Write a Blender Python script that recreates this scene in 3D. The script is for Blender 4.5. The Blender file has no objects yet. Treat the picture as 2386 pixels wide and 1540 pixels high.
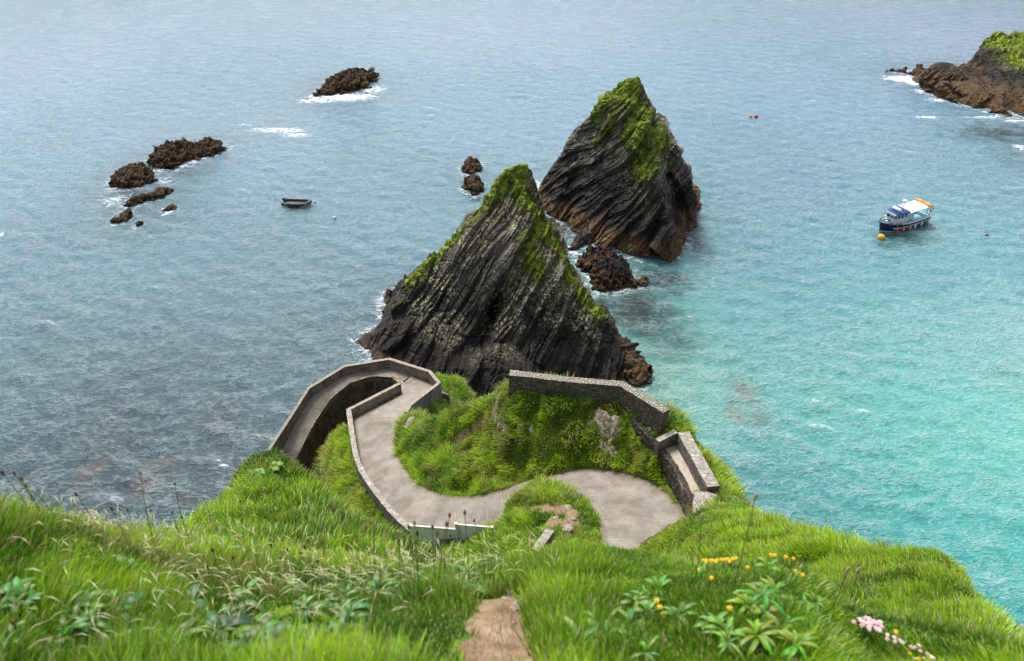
import bpy, bmesh, math, random
import numpy as np
from mathutils import Vector, Matrix
from mathutils.geometry import delaunay_2d_cdt
random.seed(7)
rng = np.random.default_rng(11)
D = bpy.data
scene = bpy.context.scene
col = scene.collection
R = math.radians

# ------------------------------------------------------------------ camera
CH = 55.0; PITCH = R(36.0); F = 1750.0; CX, CY = 1193.0, 770.0
SP, CP = math.sin(PITCH), math.cos(PITCH)
cam_d = D.cameras.new('camera'); cam = D.objects.new('camera', cam_d); col.objects.link(cam)
cam.location = (0, 0, CH); cam.rotation_euler = (math.pi/2 - PITCH, 0, 0)
cam_d.sensor_width = 36; cam_d.lens = F/2386*36; cam_d.clip_start = 0.05; cam_d.clip_end = 40000
cam_d.dof.use_dof = True; cam_d.dof.focus_distance = 45; cam_d.dof.aperture_fstop = 4.2
scene.camera = cam

def ray(px, py):
    u = (px-CX)/F; v = (py-CY)/F
    return u, CP - v*SP, SP + v*CP
def P(px, py, e=0.0):                # the place seen there, at elevation e
    u, fy, dn = ray(px, py); t = (CH-e)/dn
    return (u*t, fy*t, e)
def PY(px, py, Y):                   # the place seen there, at distance Y
    u, fy, dn = ray(px, py); t = Y/fy
    return (u*t, Y, CH-dn*t)
def PZ(px, py, z):                   # the place seen there, at depth z
    u, fy, dn = ray(px, py)
    return (u*z, fy*z, CH-dn*z)
def zm(x0, y0, s):
    return lambda x, y: ((x0+s*x)*0.58252, (y0+s*y)*0.58252)
Zc = zm(1000, 1350, 0.79631); Hc = zm(1040, 1400, 0.33769); Wc = zm(1850, 1450, 0.41911)
Bc = zm(2500, 1550, 0.38971); Cc = zm(1500, 1900, 0.41911); Rc = zm(2700, 1900, 0.58508)

# ------------------------------------------------------------------ noise
_perm = rng.permutation(512).astype(np.int64); _perm = np.concatenate([_perm]*3)
_grad = rng.normal(size=(512, 3)); _grad /= np.linalg.norm(_grad, axis=1)[:, None]
def perlin(p):
    p = np.asarray(p, float); i = np.floor(p).astype(np.int64); f = p-i; i &= 511
    w = f*f*f*(f*(f*6-15)+10); out = 0
    for a in (0, 1):
        wx = w[:, 0] if a else 1-w[:, 0]
        for b in (0, 1):
            wy = w[:, 1] if b else 1-w[:, 1]
            for c in (0, 1):
                wz = w[:, 2] if c else 1-w[:, 2]
                h = _perm[_perm[_perm[(i[:, 0]+a) & 511]+((i[:, 1]+b) & 511)]+((i[:, 2]+c) & 511)]
                g = _grad[h]
                out = out + wx*wy*wz*(g[:, 0]*(f[:, 0]-a)+g[:, 1]*(f[:, 1]-b)+g[:, 2]*(f[:, 2]-c))
    return out*1.6
def fbm(p, o=4, g=0.5):
    s = 0; a = 1; p = np.asarray(p, float)
    for k in range(o):
        s = s + a*perlin(p + 17.3*k); p = p*2.03; a *= g
    return s
def p3(x, y, z=None):
    return np.stack([x, y, np.zeros_like(x) if z is None else z], -1)
def sstep(a, b, x):
    t = np.clip((x-a)/(b-a), 0, 1); return t*t*(3-2*t)

# ------------------------------------------------------------------ objects
def tag(o, label=None, cat=None, group=None, kind=None):
    if label: o['label'] = label
    if cat: o['category'] = cat
    if group: o['group'] = group
    if kind: o['kind'] = kind
    return o
def empty(name, loc=(0, 0, 0), rz=0.0):
    o = D.objects.new(name, None); o.location = loc; o.rotation_euler = (0, 0, rz); col.objects.link(o)
    o.empty_display_size = 0.3
    return o
def mesh_np(name, v, f, mat=None, parent=None, smooth=True, attrs=None, cols=None):
    """v (n,3); f (m,3) or (m,4) int array, or a list of such arrays"""
    me = D.meshes.new(name); fs = f if isinstance(f, list) else [f]
    v = np.asarray(v, np.float32)
    me.vertices.add(len(v)); me.vertices.foreach_set('co', v.ravel())
    li = np.concatenate([np.asarray(a).ravel() for a in fs]).astype(np.int32)
    tot = np.concatenate([np.full(len(a), a.shape[1]) for a in map(np.asarray, fs)]).astype(np.int32)
    st = np.concatenate([[0], np.cumsum(tot)[:-1]]).astype(np.int32)
    me.loops.add(len(li)); me.loops.foreach_set('vertex_index', li)
    me.polygons.add(len(tot)); me.polygons.foreach_set('loop_start', st); me.polygons.foreach_set('loop_total', tot)
    me.update(calc_edges=True); me.validate()
    me.polygons.foreach_set('use_smooth', np.full(len(me.polygons), smooth))
    for k, a in (attrs or {}).items():
        at = me.attributes.new(k, 'FLOAT', 'POINT'); at.data.foreach_set('value', np.asarray(a, np.float32))
    for k, a in (cols or {}).items():
        at = me.attributes.new(k, 'FLOAT_COLOR', 'POINT')
        a = np.asarray(a, np.float32)
        if a.shape[1] == 3: a = np.concatenate([a, np.ones((len(a), 1), np.float32)], 1)
        at.data.foreach_set('color', a.ravel())
    o = D.objects.new(name, me); col.objects.link(o)
    if mat: me.materials.append(mat)
    if parent: o.parent = parent
    return o
class MB:                            # collects shapes for ONE mesh
    def __init__(s): s.bm = bmesh.new()
    def box(s, c, d, rot=None, bev=0.0):
        m = Matrix.Translation(c) @ (rot.to_4x4() if rot else Matrix()) @ Matrix.Diagonal((d[0], d[1], d[2], 1))
        r = bmesh.ops.create_cube(s.bm, size=1, matrix=m)
        if bev:
            es = list({e for v in r['verts'] for e in v.link_edges})
            bmesh.ops.bevel(s.bm, geom=es, offset=bev, segments=2, affect='EDGES', profile=0.5)
        return s
    def tube(s, pts, r, n=8, closed=False, caps=True):
        pts = [Vector([float(q_) for q_ in p]) for p in pts]; rs = r if isinstance(r, (list, tuple)) else [r]*len(pts)
        rings = []; N = len(pts); up = None
        for i, p in enumerate(pts):
            a = pts[(i-1) % N] if (i or closed) else p; b = pts[(i+1) % N] if (i < N-1 or closed) else p
            t = (b-a).normalized()
            if up is None or abs(t.dot(up)) > .97:
                up = Vector((0, 0, 1)) if abs(t.z) < .9 else Vector((0, 1, 0))
            x = t.cross(up).normalized(); y = x.cross(t).normalized(); up = y
            rings.append([s.bm.verts.new(p + rs[i]*(math.cos(2*math.pi*k/n)*x + math.sin(2*math.pi*k/n)*y)) for k in range(n)])
        for i in range(N if closed else N-1):
            A, B = rings[i], rings[(i+1) % N]
            for k in range(n): s.bm.faces.new((A[k], A[(k+1) % n], B[(k+1) % n], B[k]))
        if caps and not closed:
            s.bm.faces.new(rings[0]); s.bm.faces.new(rings[-1][::-1])
        return s
    def ball(s, c, r, sc=(1, 1, 1), u=16, v=10):
        bmesh.ops.create_uvsphere(s.bm, u_segments=u, v_segments=v, radius=r, matrix=Matrix.Translation(c) @ Matrix.Diagonal((*sc, 1)))
        return s
    def lathe(s, prof, c=(0, 0, 0), n=20, rot=None):
        M = Matrix.Translation(c) @ (rot.to_4x4() if rot else Matrix()); rings = []
        for r_, z in prof:
            rings.append([s.bm.verts.new(M @ Vector((r_*math.cos(2*math.pi*k/n), r_*math.sin(2*math.pi*k/n), z))) for k in range(n)])
        for A, B in zip(rings, rings[1:]):
            for k in range(n): s.bm.faces.new((A[k], A[(k+1) % n], B[(k+1) % n], B[k]))
        s.bm.faces.new(rings[0][::-1]); s.bm.faces.new(rings[-1])
        return s
    def poly(s, pts):
        s.bm.faces.new([s.bm.verts.new(p) for p in pts]); return s
    def prism(s, pts, off):          # polygon extruded by a vector
        a = [s.bm.verts.new(p) for p in pts]; b = [s.bm.verts.new(Vector(p)+Vector(off)) for p in pts]; n = len(a)
        s.bm.faces.new(a); s.bm.faces.new(b[::-1])
        for k in range(n): s.bm.faces.new((a[k], b[k], b[(k+1) % n], a[(k+1) % n]))
        return s
    def build(s, name, mat=None, parent=None, smooth=False, ang=40):
        bmesh.ops.recalc_face_normals(s.bm, faces=s.bm.faces)
        me = D.meshes.new(name); s.bm.to_mesh(me); s.bm.free()
        o = D.objects.new(name, me); col.objects.link(o)
        if mat: me.materials.append(mat)
        if smooth:
            me.polygons.foreach_set('use_smooth', np.ones(len(me.polygons), bool))
            me.set_sharp_from_angle(angle=R(ang))
        if parent: o.parent = parent
        return o

# ------------------------------------------------------------------ materials
class NT:
    def __init__(s, name):
        s.m = D.materials.new(name); s.m.use_nodes = True; s.t = s.m.node_tree; s.t.nodes.clear()
        s.out = s.t.nodes.new('ShaderNodeOutputMaterial')
    def n(s, typ, _out=0, **kw):
        nd = s.t.nodes.new('ShaderNode'+typ)
        for k, v in kw.items():
            if k.startswith('i_'):
                key = k[2:].replace('_', ' ')
                sock = nd.inputs[int(key)] if key.isdigit() else nd.inputs[key]
                if isinstance(v, bpy.types.NodeSocket): s.t.links.new(v, sock)
                else: sock.default_value = v
            else: setattr(nd, k, v)
        return nd
    def L(s, a, b): s.t.links.new(a, b)
    def geo(s): return s.n('NewGeometry')
    def pos(s): return s.n('NewGeometry').outputs['Position']
    def sep(s, v): return s.n('SeparateXYZ', i_0=v).outputs
    def math(s, op, a, b=0.0, clamp=False):
        return s.n('Math', operation=op, i_0=a, i_1=b, use_clamp=clamp).outputs[0]
    def mapr(s, v, a, b, c=0.0, d=1.0, smooth=False):
        return s.n('MapRange', i_0=v, i_1=a, i_2=b, i_3=c, i_4=d, interpolation_type='SMOOTHSTEP' if smooth else 'LINEAR').outputs[0]
    def noise(s, vec, scale, detail=4, rough=.55, dist=0.0, out='Fac'):
        nd = s.n('TexNoise', i_Scale=scale, i_Detail=detail, i_Roughness=rough, i_Distortion=dist)
        if vec is not None: s.L(vec, nd.inputs['Vector'])
        return nd.outputs[out]
    def vor(s, vec, scale, feature='F1', out='Distance', rnd=1.0):
        nd = s.n('TexVoronoi', feature=feature, i_Scale=scale, i_Randomness=rnd); s.L(vec, nd.inputs['Vector']); return nd.outputs[out]
    def mapping(s, vec, rot=(0, 0, 0), sc=(1, 1, 1), loc=(0, 0, 0)):
        return s.n('Mapping', i_Vector=vec, i_Rotation=rot, i_Scale=sc, i_Location=loc).outputs[0]
    def ramp(s, fac, stops, interp='LINEAR'):
        nd = s.n('ValToRGB'); s.L(fac, nd.inputs[0]); cr = nd.color_ramp; cr.interpolation = interp
        while len(cr.elements) < len(stops): cr.elements.new(0.5)
        for e, (p, c) in zip(cr.elements, stops):
            e.position = p; e.color = (c if len(c) == 4 else (*c, 1)) if isinstance(c, tuple) else (c, c, c, 1)
        return nd.outputs[0]
    def mix(s, f, a, b, mode='MIX'):
        nd = s.n('Mix', data_type='RGBA', blend_type=mode)
        for k, v in ((0, f), (6, a), (7, b)):
            if isinstance(v, bpy.types.NodeSocket): s.L(v, nd.inputs[k])
            else: nd.inputs[k].default_value = v if k == 0 else ((*v, 1) if len(v) == 3 else v)
        return nd.outputs[2]
    def attr(s, name, out='Fac'):
        return s.n('Attribute', attribute_name=name).outputs[out]
    def bump(s, h, strength=.5, dist=.1, normal=None):
        nd = s.n('Bump', i_Strength=strength, i_Distance=dist); s.L(h, nd.inputs['Height'])
        if normal is not None: s.L(normal, nd.inputs['Normal'])
        return nd.outputs[0]
    def pbr(s, color, rough=.8, normal=None, spec=.5, metal=0.0, ior=None, sub=None):
        b = s.n('BsdfPrincipled')
        for k, v in (('Base Color', color), ('Roughness', rough), ('Specular IOR Level', spec), ('Metallic', metal)):
            if isinstance(v, bpy.types.NodeSocket): s.L(v, b.inputs[k])
            else: b.inputs[k].default_value = ((*v, 1) if k == 'Base Color' and len(v) == 3 else v)
        if ior: b.inputs['IOR'].default_value = ior
        if normal is not None: s.L(normal, b.inputs['Normal'])
        s.b = b; s.L(b.outputs[0], s.out.inputs[0])
        return s.m
def paint(name, c, rough=.45, dirt=.12, scale=6, metal=0.0):
    t = NT(name); p = t.n('TexCoord').outputs['Object']
    nz = t.noise(p, scale, 6, .6)
    c2 = tuple(x*(1-dirt*3) for x in c)
    cc = t.mix(t.mapr(nz, .45, .75), c, c2)
    return t.pbr(cc, rough, t.bump(t.noise(p, scale*5, 3), .12, .01), metal=metal)

# ------------------------------------------------------------------ world and sun
w = D.worlds.new('World'); scene.world = w; w.use_nodes = True; wt = w.node_tree; wt.nodes.clear()
sky = wt.nodes.new('ShaderNodeTexSky'); sky.sky_type = 'NISHITA'; sky.sun_disc = False
SUN_EL, SUN_AZ = 58.0, 335.0         # high, beyond the stacks and a little to the left
sky.sun_elevation = R(SUN_EL); sky.sun_rotation = R(SUN_AZ); sky.dust_density = 3.0; sky.air_density = 1.0
hs = wt.nodes.new('ShaderNodeHueSaturation'); hs.inputs['Saturation'].default_value = .5; hs.inputs['Value'].default_value = 1.3
bg = wt.nodes.new('ShaderNodeBackground'); bg.inputs[1].default_value = 0.145
wo = wt.nodes.new('ShaderNodeOutputWorld')
wt.links.new(sky.outputs[0], hs.inputs['Color']); wt.links.new(hs.outputs[0], bg.inputs[0]); wt.links.new(bg.outputs[0], wo.inputs[0])
sd = D.lights.new('sun', 'SUN'); sd.energy = 4.2; sd.angle = R(20); sd.color = (1, .96, .9)
so = D.objects.new('sun', sd); col.objects.link(so)
az, el = R(SUN_AZ), R(SUN_EL)
sdir = Vector((math.sin(az)*math.cos(el), math.cos(az)*math.cos(el), math.sin(el)))
so.rotation_euler = sdir.to_track_quat('Z', 'Y').to_euler()
scene.view_settings.view_transform = 'Standard'; scene.view_settings.look = 'None'; scene.view_settings.exposure = 0
scene.cycles.use_denoising = True
scene.cycles.max_bounces = 6; scene.cycles.diffuse_bounces = 3; scene.cycles.glossy_bounces = 3; scene.cycles.transmission_bounces = 3
scene.cycles.caustics_reflective = False; scene.cycles.caustics_refractive = False
# ================================================================== PATH LAYOUT
def chaikin(pts, n=2):
    pts = np.asarray(pts, float)
    for _ in range(n):
        q = pts[:-1]*.75+pts[1:]*.25; r = pts[:-1]*.25+pts[1:]*.75
        pts = np.concatenate([pts[:1], np.stack([q, r], 1).reshape(-1, pts.shape[1]), pts[-1:]])
    return pts
def dense(pts, step=.5):
    out = [np.asarray(pts[0], float)]
    for a, b in zip(pts, pts[1:]):
        a = np.asarray(a, float); b = np.asarray(b, float); k = max(1, int(np.linalg.norm(b-a)/step))
        out += [a+(b-a)*i/k for i in range(1, k+1)]
    return np.array(out)
def offset(pts, d):                  # to the right of travel for d > 0
    pts = np.asarray(pts, float); t = np.gradient(pts[:, :2], axis=0); n = np.stack([t[:, 1], -t[:, 0]], 1)
    n /= np.linalg.norm(n, axis=1)[:, None]+1e-9
    q = pts.copy(); q[:, :2] += n*(d if np.isscalar(d) else np.asarray(d)[:, None]); return q
def moff(pts, d):                    # mitred offset for a corner polyline
    pts = np.asarray(pts, float); s = pts[1:, :2]-pts[:-1, :2]; s /= np.linalg.norm(s, axis=1)[:, None]+1e-9
    n = np.stack([s[:, 1], -s[:, 0]], 1); q = pts.copy()
    for i in range(len(pts)):
        a = n[max(i-1, 0)]; b = n[min(i, len(n)-1)]; m = a+b; m /= np.linalg.norm(m)+1e-9
        q[i, :2] += m*d/max(.45, m.dot(b))
    return q

# two edges of the concrete path from the top turn down to the slip; A = outer/mound side
A_ = [(Zc(2290, 1110), 27), (Zc(2225, 960), 26.1), (Zc(2130, 800), 25.4), (Zc(2030, 722), 25.0), (Zc(1850, 662), 24.6), (Zc(1650, 650), 24.1),
      (Zc(1480, 690), 23.6), (Zc(1330, 740), 23.0), (Zc(1200, 785), 22.4), (Zc(1080, 799), 21.8), (Zc(980, 790), 21.3), (Zc(890, 762), 20.8),
      (Zc(800, 690), 20.2), (Zc(750, 610), 19.6), (Zc(733, 540), 19.0), (Zc(738, 470), 18.4), (Zc(770, 400), 17.8)]
B_ = [(Zc(1760, 1110), 27), (Zc(1765, 960), 26.1), (Zc(1700, 840), 25.4), (Zc(1650, 795), 25.0), (Zc(1560, 755), 24.6), (Zc(1450, 740), 24.1),
      (Zc(1370, 770), 23.6), (Zc(1300, 860), 23.0), (Zc(1240, 980), 22.4), (Zc(1040, 1040), 21.8), (Zc(860, 1030), 21.3), (Zc(745, 930), 20.8),
      (Zc(665, 830), 20.2), (Zc(590, 730), 19.6), (Zc(552, 640), 19.0), (Zc(532, 520), 18.4), (Hc(1095, 805), 17.8)]
EA = np.array([P(*p, e) for p, e in A_]); EB = np.array([P(*p, e) for p, e in B_])
# lower bend: straight-sided
LA = np.array([P(*Hc(1790, 735), 17.3), P(*Hc(2140, 490), 16.2), P(*Hc(2060, 415), 16.0), P(*Hc(1800, 303), 15.75)])
LB = np.array([P(*Hc(1250, 735), 17.3), P(*Hc(1560, 590), 16.4), P(*Hc(1668, 530), 16.0), P(*Hc(1668, 420), 15.75)])
RA = np.array([P(*Hc(1790, 303), 15.6), P(*Hc(1540, 215), 15.4), P(*Hc(990, 290), 14.9), P(*Hc(590, 545), 14.0), P(*Hc(400, 850), 12.9), P(*Hc(205, 1150), 11.6), P(*Hc(60, 1400), 10.4), P(*Hc(-60, 1640), 9.2)])
RB = np.array([P(*Hc(1650, 395), 15.6), P(*Hc(1560, 325), 15.4), P(*Hc(1330, 312), 15.1), P(*Hc(1070, 390), 14.75), P(*Hc(840, 580), 14.0), P(*Hc(740, 720), 13.3), P(*Hc(600, 950), 12.5), P(*Hc(480, 1190), 11.6), P(*Hc(360, 1420), 10.4), P(*Hc(240, 1640), 9.2)])
def resamp(p, n):
    p = np.asarray(p); s = np.concatenate([[0], np.cumsum(np.linalg.norm(np.diff(p, axis=0), axis=1))]); t = np.linspace(0, s[-1], n)
    return np.stack([np.interp(t, s, p[:, k]) for k in range(3)], 1)
def ribbon(A, B, nu=8, step=.3):
    """quad sheet between two edges with the same count"""
    A = np.asarray(A); B = np.asarray(B); n = len(A); V = np.stack([A+(B-A)*k/nu for k in range(nu+1)], 1).reshape(-1, 3)
    F_ = [(i*(nu+1)+j, i*(nu+1)+j+1, (i+1)*(nu+1)+j+1, (i+1)*(nu+1)+j) for i in range(n-1) for j in range(nu)]
    return V, np.array(F_)
sA = chaikin(EA, 3); sB = chaikin(EB, 3)
up_r = (np.concatenate([sA, LA[1:]]), np.concatenate([sB, LB[1:]]))
# keep the two edges paired: the upper road then the bend
rib1 = ribbon(sA, sB, 10)
rA2 = np.concatenate([sA[-1:], LA]); rB2 = np.concatenate([sB[-1:], LB])
rib2 = ribbon(rA2, rB2, 8)
# ramp: pair by hand
pairA = [RA[0], RA[0]+(RA[1]-RA[0])*.5, RA[1], RA[1]+(RA[2]-RA[1])*.55, RA[2]+(RA[3]-RA[2])*.1, RA[2]+(RA[3]-RA[2])*.85, RA[3]+(RA[4]-RA[3])*.45, RA[4], RA[5], RA[6], RA[7]]
pairB = [RB[0], RB[0]+(RB[1]-RB[0])*.6, RB[1], RB[2], RB[3], RB[4], RB[5], RB[6], RB[7], RB[8], RB[9]]
rib3 = ribbon(pairA, pairB, 8)
plat_poly = [P(*Bc(372, 630), 26.5), P(*Bc(535, 594), 26.5), P(*Bc(755, 1042), 26.7), P(*Bc(716, 1050), 26.7), P(*Bc(690, 1232), 26.9), P(*Bc(575, 990), 26.7)]

# ================================================================== TERRAIN CONTROL POINTS
C = []   # world points
def add(*pts): C.extend([tuple(map(float, p)) for p in pts])
def adde(e, *px):
    for p in px: add(P(*p, e))
def addz(lst):
    for x, y, z in lst: add(PZ(x, y, z))
# --- the camera's own hillside, near ground
addz([(x, 1660, z) for x, z in ((-400, 1.7), (0, 1.65), (400, 1.65), (800, 1.6), (1190, 1.6), (1600, 1.6), (2000, 1.75), (2500, 1.9), (3000, 2.2))])
addz([(-400, 1400, 2.0), (0, 1400, 2.05), (300, 1400, 2.35), (600, 1400, 2.7), (900, 1400, 2.5), (1160, 1400, 2.4), (1500, 1400, 2.45), (1800, 1400, 2.15), (1900, 1480, 2.0)])
addz([(-400, 1150, 2.6), (0, 1185, 2.7), (120, 1225, 3.2), (250, 1255, 3.7), (430, 1305, 4.6), (560, 1325, 5.6), (720, 1338, 5.7), (880, 1338, 5.2), (1000, 1336, 4.7), (1160, 1334, 4.3),
      (1250, 1322, 4.0), (1350, 1278, 3.8), (1420, 1272, 3.8), (1550, 1318, 3.5), (1650, 1325, 3.3), (1800, 1305, 3.0), (1900, 1340, 2.9), (1960, 1420, 2.7), (2000, 1510, 2.5), (2040, 1590, 2.3)])
# left mound with its ridge
addz([(600, 1052, 13.2), (655, 1041, 13.3), (705, 1050, 13.1), (560, 1088, 12.2), (500, 1180, 10), (450, 1265, 8), (735, 1085, 12.6), (770, 1150, 11.3), (800, 1215, 9.8), (840, 1265, 8.6), (900, 1325, 7.2), (650, 1140, 10.6), (650, 1235, 7.9), (560, 1230, 8.3), (730, 1240, 8.6),
      (620, 1090, 14.6), (680, 1085, 14.6), (560, 1130, 14), (740, 1130, 14), (500, 1230, 12.5), (780, 1200, 13)])
# right shoulder against the water
def rz(lst): addz([(*Rc(x, y), z) for x, y, z in lst])
rz([(480, 200, 36), (600, 270, 30), (740, 310, 27), (880, 360, 24), (1000, 430, 21.5), (1200, 490, 19), (1400, 515, 16.5), (1600, 495, 15), (1790, 485, 14), (1870, 590, 13), (1925, 700, 12),
    (1955, 800, 11), (2080, 890, 10), (2130, 985, 9.2), (2225, 1085, 8.3), (2305, 1195, 7.4), (2390, 1330, 6.6), (2600, 1600, 6)])
rz([(60, 335, 30), (240, 235, 31), (300, 225, 32), (160, 280, 30.5), (600, 450, 22), (350, 400, 26), (1000, 560, 17), (1000, 750, 13), (1400, 700, 12.6), (1300, 950, 10), (1700, 900, 10.4), (1850, 860, 10.6), (1870, 700, 12.2),
    (1500, 1100, 8), (1900, 1150, 7.4), (2150, 1240, 6.9), (1500, 1290, 6.2), (2200, 1400, 5.8), (1750, 620, 13.2), (1600, 1500, 5.0), (2000, 1500, 5.2)])
# hidden slope between crest and path
addz([(1000, 1400, 9), (1160, 1400, 9), (700, 1420, 9), (1350, 1400, 8), (1550, 1420, 8), (1800, 1400, 6.5), (1900, 1470, 5.5), (1960, 1540, 5), (1990, 1640, 4),
      (1000, 1400, 16), (1250, 1400, 16), (1500, 1400, 16), (800, 1420, 16), (1650, 1400, 18), (1300, 1360, 25), (1500, 1350, 26), (1100, 1370, 25), (900, 1360, 25), (1600, 1290, 28),
      (1700, 1290, 22), (1300, 1330, 33), (1450, 1320, 33), (1150, 1340, 34)])
# west side falling to the sea
add((-9, -4, 50), (-16, -4, 38), (-24, 0, 10), (-30, 2, -4), (-14, 8, 30), (-18, 8, 12), (-24, 12, -4), (-12, 14, 22), (-17, 20, 6), (-22, 24, -4),
    (-9, 18, 20), (-12, 26, 9), (-24, 34, -4), (-8, 3.5, 44), (-11, 4, 36), (-7, 12, 32), (-5.5, 14, 30), (-4, 16, 28), (-60, 10, -8), (-60, 60, -9), (-30, -25, 10), (-60, -25, -8), (0, -25, 58), (40, -25, 30), (70, -25, -8))
# east side falling to the sea
add((19, 3, 34), (24, 3, 10), (28, 2, -4), (15.5, 9.5, 32), (19, 12, 10), (22, 13, -4), (11, 18.5, 22), (15, 22, 8), (18, 23, -4), (13, 28, 16), (16, 30, 4), (18, 31, -5), (50, 10, -8), (50, 60, -9), (35, -10, 0), (12, 16, 26), (13.5, 14, 28))
# --- mid headland
for A, B in ((EA, EB), (LA, LB)):
    for p in A: add(p)
    for p in B: add(p)
# hump inside the turn
for p, e in ((Cc(1180, 470), 23.6), (Cc(1330, 240), 24.1), (Cc(1470, 105), 24.5), (Cc(1700, 125), 25.0), (Cc(1880, 205), 25.4), (Cc(2100, 345), 25.7), (Cc(1750, 330), 25.6),
             (Cc(1550, 300), 25.5), (Cc(1740, 520), 26.6), (Cc(1350, 500), 25.2), (Cc(1300, 620), 25.5), (Cc(1900, 420), 26.0), (Cc(1560, 640), 26.6), (Cc(1250, 520), 24.4), (Cc(1840, 260), 25.7)):
    add(P(*p, e))
# mound: foot, flank, brow, wall base, ridge
for p, e in ((Wc(450, 300), 26.4), (Wc(800, 360), 26.6), (Wc(1150, 400), 26.8), (Wc(1530, 400), 26.9), (Wc(1720, 570), 27.0), (Wc(1880, 720), 26.9),
             (Wc(830, 520), 26.1), (Wc(1150, 480), 26.4), (Wc(1450, 500), 26.5), (Wc(700, 700), 25.2), (Wc(1000, 760), 25.3), (Wc(1350, 720), 25.6), (Wc(1650, 760), 25.9),
             (Wc(500, 550), 25.3), (Wc(330, 480), 24.6), (Wc(200, 600), 23.4), (Wc(400, 850), 23.6), (Wc(100, 800), 22.0), (Wc(950, 940), 24.6), (Wc(1350, 960), 24.8), (Wc(1750, 960), 25.2),
             (Wc(500, 1000), 23.2), (Wc(150, 1130), 21.9),
             (Wc(430, 190), 26.2), (Wc(340, 240), 25.6), (Wc(110, 320), 24.2), (Wc(-60, 385), 22.8), (Hc(2100, 770), 21.3), (Hc(1900, 755), 19.9), (Hc(1760, 760), 18.4),
             (Hc(1900, 1000), 20.4), (Hc(2150, 1000), 21.8), (Hc(1800, 1000), 19.4), (Hc(2000, 1250), 21.0), (Hc(1800, 1250), 19.9), (Hc(2250, 1300), 22.3)):
    add(P(*p, e))
# behind the wall and the ridge: a narrow lip, then down
WT = [P(*Wc(452, 100), 27.7), P(*Wc(1000, 160), 27.9), P(*Wc(1500, 200), 28.2), P(*Wc(1965, 445), 28.4)]   # far edge of the wall's top
lip = moff(WT, -0.8)
for k, p in enumerate(lip): add((p[0], p[1], 27.3-.1*k))
for p in moff(WT, -3.2): add((p[0], p[1], 20))
for p in moff(WT, -7): add((p[0], p[1], 5))
add((1, 46, -5), (8, 45, -5), (15, 40, -5), (17, 36, -4), (-1, 40, 8), (-4, 42, 10), (-2, 45, 2))
# strip outside the platform parapet
for p, e in ((Bc(470, 240), 27.4), (Bc(590, 300), 26.6), (Bc(640, 420), 26.4), (Bc(780, 590), 25.6), (Bc(880, 760), 25.6), (Bc(1000, 890), 25.3), (Bc(1180, 1090), 25.2), (Bc(1270, 1170), 25.4),
             (Bc(700, 480), 26.3), (Bc(860, 800), 26.4), (Bc(950, 1000), 26.6), (Bc(950, 1150), 27.2), (Bc(1100, 1150), 26.6), (Bc(1000, 1230), 28.2)):
    add(P(*p, e))
for p in ((Bc(700, 330)), (Bc(900, 600)), (Bc(1120, 880)), (Bc(1300, 1080))):
    q = P(*p, 20); add((q[0]-.5, q[1]-1.5, 14)); add((q[0]+2, q[1]-1, -4))
# green knob beyond the bend wall
for p, e in ((((1050, 858)), 15.6), ((1015, 862), 14.6), ((1085, 885), 13.2), ((1060, 900), 13.4), ((1100, 925), 10), ((1040, 930), 12.2), ((1075, 945), 12.5)):
    add(P(*p, e))
add((-6.5, 55.5, 9), (-4, 54, 7), (-2, 52, 4), (-7, 59, 2), (-3, 58, -1), (0, 55, -4), (-2, 62, -5), (-1, 48, 6), (-9, 60, -2))
# outside the bend's outer wall
ow = moff(RA[1:], .9)
for p in ow: add((p[0], p[1], p[2]-2.0))
for p in moff(RA[1:], 3.2): add((p[0], p[1], -4))
add((-16, 60, -6), (-25, 52, -6), (-30, 42, -6))
# the pit and the west bank
for p in moff(np.array(RB)[1:9], -.45): add((p[0], p[1], p[2]-4.2))
for p in moff(np.array(RB)[2:8], -1.6): add((p[0], p[1], p[2]-7.0))
ip = np.array([LB[2], LB[1], LB[0], EB[-1]])
for p in moff(ip, .7): add((p[0], p[1], p[2]-5))
for p in EB[9:17]: pass
bank = moff(EB[10:17], -.75)
for p in bank: add((p[0], p[1], p[2]-.35))
for p, dz in zip(moff(EB[10:17], -2.1), (1.0, 1.0, 1.0, 1.0, 1.2, 1.4, 2.4)): add((p[0], p[1], p[2]-dz))
for p in moff(EB[10:16], -3.6): add((p[0], p[1], p[2]-7))
for p in moff(EB[10:15], -5.2): add((p[0], p[1], 4))
add(P(*Hc(800, 1100), 14.5), P(*Hc(880, 900), 16.6))

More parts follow.
